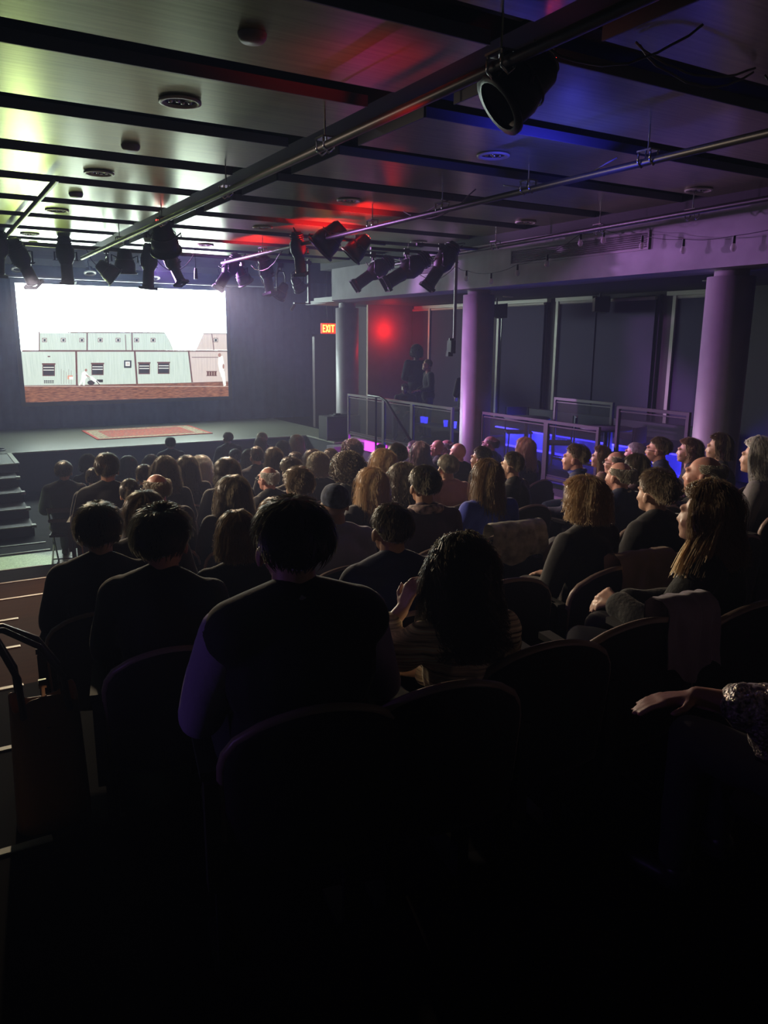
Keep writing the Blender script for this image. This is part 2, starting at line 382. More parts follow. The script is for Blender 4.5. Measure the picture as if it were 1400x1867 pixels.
for a, b_, w in (((180, 90), (180, 205), .03), ((487, 93), (487, 205), .028), ((773, 93), (776, 205), .028), ((730, 105), (736, 205), .016), ((1044, 140), (1050, 205), .012), ((1283, 98), (1297, 205), .02),
                 ((417, 212), (422, 434), .042), ((791, 212), (806, 420), .042), ((1135, 212), (1158, 410), .036)):
    line(a, b_, w, 6, 3)
line((1155, 250), (1330, 250), .015, 6, 3); line((1155, 250), (1175, 405), .008, 6, 9)
line((265, 90), (265, 66), .006, 4, 3)
def rect(x0, y0, x1, y1, layer, mi): quad([(x0, y0), (x1, y0), (x1, y1), (x0, y1)], layer, mi)
for x in (215, 335, 453, 571, 685, 803, 908, 1308):
    rect(x-15, 127, x+15, 154, 6, 3); rect(x-11, 131, x+11, 151, 7, 5); rect(x-7, 133, x+8, 149, 8, 4)
for x0, y0, x1, y1 in ((202, 293, 281, 370), (515, 290, 592, 364), (815, 286, 888, 358), (938, 284, 1013, 356)):
    rect(x0-4, y0-5, x1+4, y0+4, 7, 3); rect(x0, y0, x1, y1, 7, 3); rect(x0+5, y0+6, x1-5, y1-6, 8, 4)
    h = (y1-y0)
    for q in (.28, .5): rect(x0+5, y0+h*q-2.5, x1-5, y0+h*q+2.5, 9, 5)
rect(722, 270, 770, 318, 7, 4); rect(732, 278, 760, 306, 8, 5); rect(738, 284, 756, 300, 9, 9)
rect(235, 241, 251, 249, 7, 3)
for k in range(5): rect(212+k*13, 397, 221+k*13, 406, 7, 4); rect(212+k*13, 409, 221+k*13, 416, 7, 4)
for k in range(4): rect(1252+k*16, 340, 1265+k*16, 366, 7, 3)
rect(1248, 338, 1316, 343, 8, 3); rect(1248, 366, 1316, 370, 8, 3)
rect(362, 366, 395, 390, 8, 8); rect(372, 374, 398, 392, 9, 5)
for k in range(5): line((322+k*16, 325+9*(k % 3)), (322+k*16, 420), .006, 7, 3)
def blob(cx, cy, rx, ry, layer, mi, n=14):
    quad([(cx+rx*math.cos(2*math.pi*i/n), cy-ry*math.sin(2*math.pi*i/n)) for i in range(n)], layer, mi)
# film figure in white pushing a barrow
quad([(452, 350), (470, 336), (488, 352), (498, 372), (480, 385), (470, 398), (448, 392)], 10, 5)
quad([(448, 390), (476, 388), (472, 430), (460, 430), (460, 405), (442, 430), (432, 430)], 10, 5)
blob(480, 332, 8, 9, 11, 7); line((478, 362), (506, 378), .018, 12, 7)
blob(512, 412, 24, 15, 11, 4); quad([(495, 366), (520, 372), (570, 415), (560, 425), (520, 400)], 12, 5); line((545, 400), (566, 426), .02, 13, 4); line((480, 362), (530, 430), .008, 13, 3)
rect(548, 392, 588, 410, 9, 4)
# film figure at the right edge
quad([(1325, 245), (1352, 240), (1362, 290), (1360, 345), (1332, 345), (1322, 290)], 10, 5)
quad([(1334, 340), (1366, 340), (1374, 430), (1358, 436), (1348, 380), (1342, 375)], 10, 5)
blob(1332, 236, 10, 13, 11, 7); blob(1357, 308, 6, 16, 11, 7)
quad([(985, 92), (1230, 96), (1180, 205), (1050, 205)], 3, 0)
put('picture', pic, PM, scr)

# ------------------------------------------------------------------ rug on the stage
def carpet_mat():
    m = mat('woven_rug', (.40, .08, .05), .95)
    nt = m.node_tree; p = nt.nodes['Principled BSDF']; t = nt.nodes.new('ShaderNodeTexCoord')
    n = nt.nodes.new('ShaderNodeTexVoronoi'); n.inputs['Scale'].default_value = 9; nt.links.new(t.outputs['Object'], n.inputs['Vector'])
    n2 = nt.nodes.new('ShaderNodeTexNoise'); n2.inputs['Scale'].default_value = 16; n2.inputs['Detail'].default_value = 3; nt.links.new(t.outputs['Object'], n2.inputs['Vector'])
    ad = nt.nodes.new('ShaderNodeMath'); ad.operation = 'MULTIPLY'; nt.links.new(n.outputs['Distance'], ad.inputs[0]); nt.links.new(n2.outputs['Fac'], ad.inputs[1])
    cr = nt.nodes.new('ShaderNodeValToRGB'); cr.color_ramp.interpolation = 'CONSTANT'
    e = cr.color_ramp.elements; e[0].position = 0; e[0].color = (.36, .24, .15, 1); e[1].position = .12; e[1].color = (.48, .085, .05, 1)
    x = e.new(.24); x.color = (.28, .10, .09, 1); x = e.new(.33); x.color = (.50, .12, .07, 1)
    nt.links.new(ad.outputs[0], cr.inputs[0]); nt.links.new(cr.outputs[0], p.inputs['Base Color'])
    return m
rug = empty('rug', (4.3, 17.85, .752)); tag(rug, 'red patterned oriental rug lying on the stage below the screen', 'rug')
RX, RY = 1.24, .92
put('rug_field', MB().box(-RX+.3, RX-.3, -RY+.26, RY-.26, 0, .012), carpet_mat(), rug)
bd = MB()
for (a, b_, c, d) in ((-RX, RX, -RY, -RY+.06), (-RX, RX, RY-.06, RY), (-RX, -RX+.06, -RY+.06, RY-.06), (RX-.06, RX, -RY+.06, RY-.06)): bd.box(a, b_, c, d, 0, .013)
put('rug_edge', bd, mat('rug_edge', (.50, .07, .05), .95), rug)
bd = MB()
for (a, b_, c, d) in ((-RX+.06, RX-.06, -RY+.06, -RY+.26), (-RX+.06, RX-.06, RY-.26, RY-.06), (-RX+.06, -RX+.3, -RY+.26, RY-.26), (RX-.3, RX-.06, -RY+.26, RY-.26)): bd.box(a, b_, c, d, 0, .0125)
put('rug_border', bd, mat('rug_border', (.40, .30, .20), .95, cvar=.6, vscale=22), rug)
# ------------------------------------------------------------------ stage things
def wedge_box(name, x0, x1, y0, y1, z0, z1): pass
spk = empty('stage_monitor', (7.71, 14.85, .75)); tag(spk, 'black box with flat top standing on the right end of the stage', 'speaker')
put('cabinet', MB().box(-.44, .36, -.2, .2, 0, .50), mat('black_cabinet', (.03, .03, .033), .5), spk)
put('grille', MB().box(-.41, .33, -.215, -.2, .04, .46), mat('dark_grille', (.055, .055, .06), .7, bump=.4, bscale=90), spk)
put('corner_strip', MB().box(-.45, -.43, -.22, -.18, 0, .5), M_STEEL, spk)
ml = put('mixing_tablet', MB().box(-.16, .16, -.1, .1, 0, .02).box(-.1, .02, -.06, .06, .02, .045), M_BLACK, None, (7.64, 14.85, 1.252)); tag(ml, 'small black device lying on the black stage box', 'device')
# exit sign hanging in front of the dark wall
ex = empty('exit_sign', (8.70, 17.4, 3.095)); ex.scale = (.78, 1, 1); tag(ex, 'red and yellow lit EXIT sign hanging left of the far column', 'sign')
M_SIGN = mat('sign_red', (.5, .02, .01), .5, emis=(1, .03, .0), estr=1.6)
put('sign_box', MB().box(-.24, .24, 0, .06, -.12, .12), M_SIGN, ex)
put('sign_wire', MB().tube([(.02, .03, .12), (-.03, .03, .35), (-.07, .03, .6), (-.06, .03, .95), (-.02, .03, 1.5), (0, .03, 1.9)], .006), M_BLACK, ex)
lt = MB(); LH = .085
def seg(x0, z0, x1, z1, w=.021):
    a = Vector((x0, 0, z0)); c = Vector((x1, 0, z1)); d = (c-a).normalized(); n_ = Vector((-d.z, 0, d.x))*w/2
    vs = [p+o for o in (Vector((0, -.012, 0)), Vector((0, -.001, 0))) for p in (a-n_, c-n_, c+n_, a+n_)]
    lt.add(vs, [(0, 1, 2, 3), (7, 6, 5, 4), (0, 4, 5, 1), (1, 5, 6, 2), (2, 6, 7, 3), (3, 7, 4, 0)])
x = -.205
seg(x+.011, -LH, x+.011, LH); seg(x, LH-.011, x+.08, LH-.011); seg(x, 0, x+.07, 0); seg(x, -LH+.011, x+.08, -LH+.011)
x = -.095; seg(x, -LH, x+.09, LH); seg(x, LH, x+.09, -LH)
x = .025; seg(x+.011, -LH, x+.011, LH)
x = .08; seg(x, LH-.011, x+.12, LH-.011); seg(x+.06, -LH, x+.06, LH)
put('letters', lt, mat('sign_letters', (.9, .8, .2), .5, emis=(1, .75, .08), estr=3.0), ex)
# cable reel / coil on stage left
cc = MB(); cc.tube([(1.08+.17*math.cos(t*.35), 16.15+.16*math.sin(t*.35), .765+.004*(t//18)) for t in range(54)], .012)
cc.tube([(.9, 16.2, .77), (1.0, 16.4, .86), (.8, 16.5, .9), (.5, 16.3, .82), (.2, 16.1, .77)], .01)
tag(put('cable_coil', cc, M_BLACK), 'coil of black cable lying on the front left stage edge', 'cable')
# steps at stage left
st = empty('stage_steps', (0, 0, 0)); tag(st, 'dark steps with pale nosings leading up to the left end of the stage', 'steps')
put('top_landing', MB().box(-.6, 1.29, 14.36, 15.68, .60, .745), mat('landing', (.24, .25, .22), .5, cvar=.1, stretch=(.3, 4, 1)), st)
put('landing_edge', MB().box(1.24, 1.31, 14.33, 15.68, .735, .757).box(-.6, 1.31, 14.33, 14.37, .735, .757), M_NOSE, st)
for i, (z, y) in enumerate(((.60, 13.78), (.45, 13.22), (.30, 12.66), (.15, 12.1))):
    s_ = put('step', MB().box(-.6, 1.22, y, y+.62, 0, z), mat('step_brown', (.06, .045, .045), .6), st)
    put('step_edge', MB().box(-.6, 1.24, y-.012, y+.008, z-.008, z+.008).box(1.19, 1.25, y-.012, y+.10, z-.03, z+.012), M_NOSE, s_)

# ------------------------------------------------------------------ railings on the side platform (x = 7.25)
def panel(y0, y1, z0, z1, name, label, grp=None, x=7.25):
    r = empty(name, (x, (y0+y1)/2, z0)); tag(r, label, 'railing', grp); h = (y1-y0)/2; H = z1-z0
    put('top_rail', MB().box(-.02, .02, -h, h, H-.04, H), M_RAIL, r); put('bottom_rail', MB().box(-.015, .015, -h, h, .10, .14), M_RAIL, r)
    for s_ in (-1, 1): put('post', MB().box(-.022, .022, s_*(h-.02)-.02, s_*(h-.02)+.02, 0, H-.04), M_RAIL, r)
    g = MB().box(-.004, .004, -h+.05, h-.05, .16, H-.07)
    put('mesh_infill', g, mat('smoked_infill', (.02, .016, .02), .4, alpha=.36, cvar=.4, vscale=4), r)
    fr = MB()
    for a, b_, c, d in ((-h+.04, h-.04, H-.08, H-.065), (-h+.04, h-.04, .15, .165), (-h+.04, -h+.055, .165, H-.08), (h-.055, h-.04, .165, H-.08)): fr.box(-.01, .01, a, b_, c, d)
    put('infill_frame', fr, M_RAIL, r)
    return r
ry = [at(p, 720, x=7.25).y for p in (635, 700, 752, 827, 880, 1000, 1098, 1262)]
panel(ry[1], ry[0], .9, 1.80, 'platform_railing', 'dark mesh railing panel beside the far end of the steps, nearest the far column')
panel(ry[2], ry[1], .9, 1.80, 'platform_railing', 'dark mesh railing panel in the middle of the far run, behind the sloping handrail')
panel(ry[3], ry[2], .9, 1.80, 'platform_railing', 'dark mesh railing panel ending at the middle column')
panel(ry[5], ry[4], .9, 1.80, 'platform_railing', 'dark railing panel just right of the middle column, in front of the blue light')
panel(ry[6], ry[5], .9, 1.80, 'platform_railing', 'dark railing panel in front of the right part of the blue light')
panel(at(1262, 720, x=7.9).y, at(1128, 720, x=7.9).y, .9, 2.02, 'platform_railing', 'taller dark partition left of the nearest lilac column', x=7.9)
panel(at(1120, 720, x=8.6).y, at(1012, 720, x=8.6).y, .9, 1.98, 'platform_railing', 'taller dark partition behind the railing with the blue light', x=8.6)
hr = empty('stair_handrail', (7.05, 11.6, 0)); tag(hr, 'sloping dark metal handrail running down the side steps', 'handrail')
put('rail_tube', MB().tube([(0, .9, 1.84), (0, .45, 1.84), (0, .25, 1.78), (0, -1.0, .86)], .022, 8), M_BLACK, hr)
put('post', MB().cyl((0, .62, .45), (0, .62, 1.84), .02), M_BLACK, hr); put('post', MB().cyl((0, -.85, .1), (0, -.85, .98), .02), M_BLACK, hr)
ss = empty('side_steps', (7.1, 13.0, 0)); tag(ss, 'side steps lit magenta between the stage end and the platform', 'steps')
for i in range(4): put('step', MB().box(-.05+.09*0, .36, .9-.33*(i+1)+.33, .9-.33*i+.33, 0, .72-.17*i), mat('side_step', (.32, .28, .34), .5), ss)
put('step_edge_light', MB().box(-.07, -.055, -.8, .5, .36, .385), mat('pink_edge', (.6, .4, .6), .4, emis=(1, .55, .85), estr=.8), ss)
struct('magenta_lit_patch', MB().box(7.39, 7.415, 12.45, 13.25, .72, .90), mat('magenta_glow', (.5, .1, .6), .5, emis=(.75, .03, 1), estr=3))  # glowing patch added for the magenta light on the platform fascia

# ------------------------------------------------------------------ side room furniture with blue light strips
M_BLUE = mat('blue_led', (.1, .1, .6), .5, emis=(.04, .03, 1.0), estr=7)
M_BENCH = mat('dark_bench', (.11, .10, .14), .55)
yb0, yb1 = at(1255, 800, x=9.1).y, at(900, 780, x=9.1).y
bq = empty('banquette', (9.35, 0, .9)); tag(bq, 'long dark bench under the blinds with blue light strips below its seat', 'bench')
put('seat', MB().box(-.25, .45, yb0, yb1, .40, .50), M_BENCH, bq)
put('base', MB().box(0.02, .45, yb0, yb1, 0, .40), mat('pale_bench_base', (.35, .35, .5), .6), bq)
put('backrest', MB().box(.33, .45, yb0, yb1, .50, .72), M_BENCH, bq)
put('led_strip', MB().box(-.26, -.20, yb0+.05, yb1-.05, .375, .395), M_BLUE, bq)
put('led_strip', MB().box(-.02, .01, yb0+.05, yb1-.05, .02, .05), M_BLUE, bq)
for yy in (11.2, 10.4, 9.6, 8.8, 8.0, 7.2): lamp('POINT', 'blue_bench_light', (9.16, yy, 1.20), 13, BLUE, None, .03)
def cafe_table(loc, label):
    t = empty('cafe_table', loc); tag(t, label, 'table')
    put('tabletop', MB().lathe(Matrix.Translation((0, 0, .72)), [(.0, 0), (.36, 0), (.37, .015), (.36, .03), (0, .03)], 24), M_BENCH, t)
    put('pedestal', MB().cyl((0, 0, .03), (0, 0, .72), .035), M_BLACK, t)
    put('base', MB().lathe(Matrix.Translation((0, 0, 0)), [(0, 0), (.25, 0), (.24, .03), (.04, .05), (0, .05)], 20), M_BLACK, t)
def cafe_chair(loc, rz, label):
    t = empty('cafe_chair', loc, rz); tag(t, label, 'chair')
    put('seat', MB().box(-.21, .21, -.2, .2, .43, .46), M_BENCH, t)
    bk = MB()
    for i in range(6):
        a = -.6+.2*i; c = a+.2
        P = lambda q, z: (.26*math.sin(q*1.2), -.2-.06*math.cos(q*1.2)+.02, z)
        bk.add([P(a, .62), P(c, .62), P(c, .84), P(a, .84), (P(a, .62)[0], P(a, .62)[1]-.02, .62), (P(c, .62)[0], P(c, .62)[1]-.02, .62), (P(c, .84)[0], P(c, .84)[1]-.02, .84), (P(a, .84)[0], P(a, .84)[1]-.02, .84)],
               [(0, 1, 2, 3), (7, 6, 5, 4), (0, 4, 5, 1), (3, 2, 6, 7), (0, 3, 7, 4), (1, 5, 6, 2)])
    put('backrest', bk, M_BENCH, t)
    for sx in (-1, 1):
        put('leg', MB().cyl((sx*.19, -.19, 0), (sx*.19, -.22, .84), .012), M_BLACK, t); put('leg', MB().cyl((sx*.2, .2, 0), (sx*.18, .18, .43), .012), M_BLACK, t)
cafe_table((8.3, 9.55, .9), 'round dark table before the blue light, nearest the middle column')
cafe_table((8.35, 7.9, .9), 'round dark table before the right end of the blue light')
cafe_chair((8.2, 8.7, .9), .9, 'dark chair between the two round tables before the blue light')
cafe_chair((8.6, 10.1, .9), 2.6, 'dark chair tilted behind the table nearest the middle column')
cafe_chair((8.1, 7.35, .9), .3, 'dark chair beside the table at the right end of the blue light')
cafe_table((8.4, 11.3, .9), 'round dark table behind the railing panel ending at the middle column')
for i, (px, py) in enumerate(((770, 762), (776, 781), (812, 788), (828, 790))):
    p = Vector((8.5, at(px, py, x=8.5).y, 1.24)); c_ = MB().lathe(Matrix.Translation(p), [(0, 0), (.035, 0), (.045, .12), (.04, .12), (.03, .01)], 12)
    tag(put('glass', c_, mat('glowing_blue_glass', (.1, .1, .5), .2, emis=(.04, .04, 1), estr=2.0)), ['blue-lit tumbler seen highest through the railing left of the middle column', 'blue-lit tumbler just below the highest one behind the railing', 'blue-lit tumbler by the right post of the far railing', 'blue-lit tumbler in the gap between railing and middle column'][i], 'glass')  # blue light on the tumblers is put in as their own glow
    if i > 1: pass
shelf_y = at(776, 785, x=8.5)
struct('drinks_ledge', MB().box(8.3, 8.7, 10.6, 12.9, 1.20, 1.24), M_WALLD)
# wall speakers
for loc, lab, rz in (((9.55, at(1097, 540, x=9.55).y, 3.42), 'black speaker hanging in front of the blinds near the right columns', .9), ((9.0, at(908, 550, x=9.0).y, 3.36), 'black speaker half hidden at the top right of the middle column', 1.2)):
    s_ = empty('wall_speaker', loc, rz); tag(s_, lab, 'speaker')
    b = MB(); b.add([(-.24, -.1, -.13), (.24, -.1, -.13), (.17, .12, -.11), (-.17, .12, -.11), (-.24, -.1, .12), (.24, -.1, .12), (.17, .12, .1), (-.17, .12, .1)], [(0, 3, 2, 1), (4, 5, 6, 7), (0, 1, 5, 4), (1, 2, 6, 5), (2, 3, 7, 6), (3, 0, 4, 7)])
    put('cabinet', b, M_BLACK, s_); put('grille', MB().box(-.2, .2, -.115, -.1, -.1, .1), mat('dark_grille', (.055, .055, .06), .7, bump=.4, bscale=90), s_)
    put('bracket', MB().cyl((0, .02, .1), (0, .02, .22), .015), M_BLACK, s_)
# ------------------------------------------------------------------ rigging pipes
def pipe(a, b, label, r=.026):
    t = tag(put('rigging_pipe', MB().cyl(a, b, r, r, 12), M_STEEL), label, 'pipe'); return t
pipe((2.40, -1, 4.06), (2.28, 12.8, 4.0), 'long bright steel pipe running from the top right down to the left over the crowd')
pipe((4.36, -.5, 4.03), (4.29, 12.3, 4.0), 'steel pipe crossing the middle of the ceiling toward the red-lit lamp')
pipe((6.45, 4.2, 4.06), (6.66, 11.5, 4.0), 'steel pipe along the lilac side beam with three long spotlights')
pipe((.6, 12.45, 4.13), (5.9, 12.45, 4.10), 'dark pipe crossing in front of the stage with a row of lamps', .03)
pipe((1.2, 12.9, 4.16), (1.2, 7.6, 4.18), 'short pipe at the far left above the leftmost lamp')
# pipe hangers
for (x, ys) in ((2.36, (1.6, 3.0, 4.75, 6.6, 8.6, 10.6)), (4.33, (2.9, 3.9, 5.1, 6.3, 7.6, 10.7)), (6.55, (5.3, 6.5, 8.3, 10.4))):
    for y in ys:
        pz = 4.03; h = MB()
        for dy in (-.05, .05):
            h.tube([(x-.035, y+dy, pz+.05), (x-.037, y+dy, pz-.01), (x, y+dy, pz-.04), (x+.037, y+dy, pz-.01), (x+.035, y+dy, pz+.05)], .007, 5)
        h.box(x-.045, x+.045, y-.06, y+.06, pz+.05, pz+.06); h.cyl((x, y, pz+.06), (x, y, 4.3), .006)
        i = {2.36: 'leftmost', 4.33: 'middle', 6.55: 'right-hand'}[x]
        o = put('pipe_hanger', h, M_CHROME)
        tag(o, 'chrome pipe clamp on the %s long ceiling pipe, %s from the near end' % (i, ['first', 'second', 'third', 'fourth', 'fifth', 'sixth'][ys.index(y)]), 'clamp', 'clamps on the ceiling pipes')
# the drop pipe with a small camera
dp = empty('drop_pipe', (6.6, 9.22, 0)); tag(dp, 'thin vertical pipe with a small camera at its foot, hanging left of the middle column', 'pipe')
put('pole', MB().cyl((0, 0, 2.68), (0, 0, 4.02), .022), mat('dull_pipe', (.25, .22, .25), .4, .6), dp)
put('camera_head', MB().box(-.09, -.01, -.05, .05, 2.66, 2.84).box(-.12, -.04, -.03, .03, 2.62, 2.68).cyl((-.05, 0, 2.84), (-.05, 0, 2.87), .035), M_BLACK, dp)
# ------------------------------------------------------------------ stage lanterns
M_LAN = mat('lantern_black', (.03, .03, .035), .45, .2, bump=.1, bscale=60)
M_LENS = mat('lantern_lens', (.1, .1, .12), .08)
def clamp_yoke(t, mtx, w, L, up):
    """yoke: U frame from pivot at origin up to the clamp; up = world height of the pipe above the pivot"""
    y = MB(); y.tube([(-w, 0, 0), (-w, 0, up*.6), (-w*.6, 0, up-.1), (w*.6, 0, up-.1), (w, 0, up*.6), (w, 0, 0)], .012, 6)
    put('yoke', y, M_LAN, t)
    c = MB(); c.cyl((0, 0, up-.1), (0, 0, up-.03), .014); c.box(-.03, .03, -.035, .035, up-.05, up+.03)
    put('clamp', c, M_STEEL, t)
def ellipsoidal(loc, aim, up, label, s=1.0):
    t = empty('ellipsoidal_spotlight', loc, 0); tag(t, label, 'stage light')
    d = (Vector(aim)).normalized(); q = d.to_track_quat('Z', 'Y'); rz = math.atan2(d.x, d.y)
    t.rotation_euler = (0, 0, -rz); d2 = Matrix.Rotation(rz, 3, 'Z') @ d; q = d2.to_track_quat('Z', 'Y').to_matrix().to_4x4()
    S = q @ Matrix.Scale(s, 4)
    b = MB(); b.lathe(S, [(0, -.34), (.07, -.34), (.09, -.30), (.095, -.22), (.125, -.16), (.13, -.04), (.10, .02), (.085, .05)], 18)
    for k in range(3): b.lathe(S, [(.10, -.30+.03*k), (.112, -.295+.03*k), (.10, -.285+.03*k)], 18)
    put('lamp_body', b, M_LAN, t)
    put('lens_tube', MB().lathe(S, [(.082, .0), (.082, .26), (.09, .262), (.09, .30), (.07, .30), (.07, .20)], 18), M_LAN, t)
    put('lens', MB().lathe(S, [(0, .23), (.05, .225), (.07, .21)], 18), M_LENS, t)
    g = MB(); 
    for a, b_, c, e in ((-.1, .1, -.1, -.09), (-.1, .1, .09, .1), (-.1, -.09, -.09, .09), (.09, .1, -.09, .09)):
        g.obox(S @ Matrix.Translation(((a+b_)/2, (c+e)/2, .315)), (b_-a)/2, (e-c)/2, .02)
    put('gel_frame', g, M_LAN, t)
    sh = MB()
    for k, (px_, py_) in enumerate(((.14, 0), (-.14, 0), (0, .14))): sh.obox(S @ Matrix.Translation((px_, py_, .0)), .035 if px_ else .02, .035 if py_ else .02, .004)
    put('shutter_handles', sh, M_LAN, t)
    clamp_yoke(t, None, .15*s, .3, up)
    put('power_cable', MB().tube([S @ Vector((0, 0, -.34)), S @ Vector((0, -.1, -.42)), Vector((.04, -.06, up*.5)), Vector((.02, -.03, up))], .007, 5), M_BLACK, t)
    return t
def parcan(loc, aim, up, label, s=1.0, led=None):
    t = empty('par_spotlight', loc, 0); tag(t, label, 'stage light')
    d = Vector(aim).normalized(); rz = math.atan2(d.x, d.y); t.rotation_euler = (0, 0, -rz)
    d2 = Matrix.Rotation(rz, 3, 'Z') @ d; S = d2.to_track_quat('Z', 'Y').to_matrix().to_4x4() @ Matrix.Scale(s, 4)
    put('lamp_body', MB().lathe(S, [(0, -.17), (.06, -.17), (.085, -.14), (.10, -.05), (.13, .02), (.135, .12), (.12, .12), (.10, .03)], 22), M_LAN, t)
    put('front_ring', MB().lathe(S, [(.125, .12), (.155, .125), (.155, .145), (.12, .15)], 22), M_BLACK, t)
    put('lens', MB().lathe(S, [(0, .07), (.07, .065), (.118, .05)], 22), M_LENS, t)
    ri = MB()
    for k in range(2): ri.tube([S @ Vector((.118*math.cos(a*.3), .118*math.sin(a*.3), -.03+.045*k)) for a in range(21)], .006, 5, closed=True)
    put('cooling_rings', ri, M_STEEL, t)
    clamp_yoke(t, None, .165*s, .3, up)
    if led:
        e = MB(); 
        for a in range(3): e.ball(S @ Vector((.035*math.cos(a*2.1), .035*math.sin(a*2.1), -.18)), .012*s*1.2, 8)
        put('status_lamps', e, led, t)
        put('rear_plate', MB().lathe(S, [(0, -.185), (.055, -.185), (.06, -.165)], 12), M_BEAM, t)
    return t
M_REDLED = mat('red_led', (.5, .02, .02), .3, emis=(1, .04, .03), estr=8)
ellipsoidal((1.43, 12.45, 3.86), (.35, .35, -.75), .26, 'black spotlight tilted down at the far upper left, leftmost lamp in view', 1.05)
ellipsoidal((1.12, 12.3, 3.95), (-.1, .3, -1), .2, 'black spotlight cut off by the left edge of the view', .9)
ellipsoidal((2.0, 12.45, 3.93), (.04, .12, -1), .19, 'black spotlight hanging straight down, second from the left')
parcan((2.55, 12.35, 3.80), (.9, -.1, -.75), .3, 'short round spotlight tilted right at the end of the bright pipe', 1.0)
parcan((2.83, 12.45, 3.95), (0, .1, -1), .16, 'bell-shaped spotlight pointing down, third lamp group from the left', 1.15)
ellipsoidal((3.18, 12.45, 3.9), (-.06, .1, -1), .2, 'black spotlight hanging straight down left of the red-dotted lamp')
parcan((2.62, 9.5, 3.98), (.3, .6, -.9), .1, 'big lamp with a red dot hanging under the bright pipe', 1.2, M_REDLED)
ellipsoidal((3.55, 12.4, 3.92), (.2, -.3, -.7), .2, 'black spotlight behind and below the lamp with the red dot', .9)
tag(put('hanging_plug', MB().cyl((3.86, 12.3, 3.74), (3.86, 12.3, 3.9), .03, .02).cyl((3.86, 12.3, 3.9), (3.86, 12.3, 4.25), .004, .004, 6), M_BLACK), 'small black plug dangling on a wire right of the red-dotted lamp', 'plug')
ellipsoidal((4.34, 12.2, 3.86), (-.5, .1, -.8), .16, 'dark spotlight tilted left at the far end of the middle pipe', .95)
parcan((4.62, 12.3, 3.82), (.5, .1, -.8), .2, 'small dark spotlight right of the far end of the middle pipe', .9)
ellipsoidal((5.1, 12.45, 3.86), (.1, -.2, -1), .24, 'greyish spotlight hanging down between the screen and the exit sign', .95)
parcan((5.35, 12.45, 3.62), (-.3, .4, -.7), .42, 'round dark lamp hanging lowest left of the metal strut', .85)
parcan((5.65, 12.45, 3.75), (.5, .2, -.6), .3, 'round dark lamp nearest the vertical metal strut', .8)
vs_ = empty('lamp_strut', (5.83, 12.4, 0)); tag(vs_, 'vertical metal strut with lamps hanging left of the exit sign', 'strut')
put('strut_pole', MB().box(-.02, .02, -.02, .02, 3.42, 4.15), M_STEEL, vs_); put('foot_bracket', MB().box(-.28, .02, -.03, .03, 3.42, 3.44).obox(Matrix.Translation((-.3, 0, 3.36)) @ Matrix.Rotation(.6, 4, 'Y'), .02, .02, .06), M_STEEL, vs_)
parcan((4.40, 8.75, 4.02), (-.45, .35, -.55), .08, 'big black lamp in a square frame against the red-lit ceiling', 1.25)
ellipsoidal((4.31, 9.45, 3.9), (.2, .2, -.9), .12, 'dark lamp just below the big framed lamp on the red-lit ceiling', .8)
parcan((4.92, 9.0, 3.97), (-.5, .25, -.6), .12, 'ringed lamp with glowing red dots right of the big framed lamp', 1.0, M_REDLED)
ellipsoidal((5.68, 9.95, 3.76), (-.75, .25, -.55), .26, 'leftmost of the three long spotlights in front of the lilac beam', 1.0)
ellipsoidal((5.86, 9.35, 3.76), (-.8, .2, -.5), .26, 'middle of the three long spotlights in front of the lilac beam', 1.1)
ellipsoidal((5.98, 8.7, 3.78), (-.5, .2, -.8), .25, 'rightmost of the three long spotlights, beside the vertical pipe', 1.0)
parcan((2.55, 3.08, 4.0), (-.7, .25, -.6), .06, 'largest nearest black lamp with rings under the dark pipe at the upper right', .98, M_REDLED)
pipe((5.3, 9.9, 4.0), (6.65, 10.1, 4.0), 'short stub pipe carrying the long spotlights beside the lilac beam', .02)
pipe((5.3, 9.35, 4.02), (6.6, 9.35, 4.02), 'second short stub pipe carrying the long spotlights beside the lilac beam', .02)
pipe((5.6, 8.7, 4.03), (6.6, 8.7, 4.03), 'third short stub pipe next to the vertical pipe by the lilac beam', .02)
pipe((4.2, 8.9, 4.06), (5.4, 9.15, 4.06), 'short stub pipe between the big framed lamp and the ringed red lamp', .02)
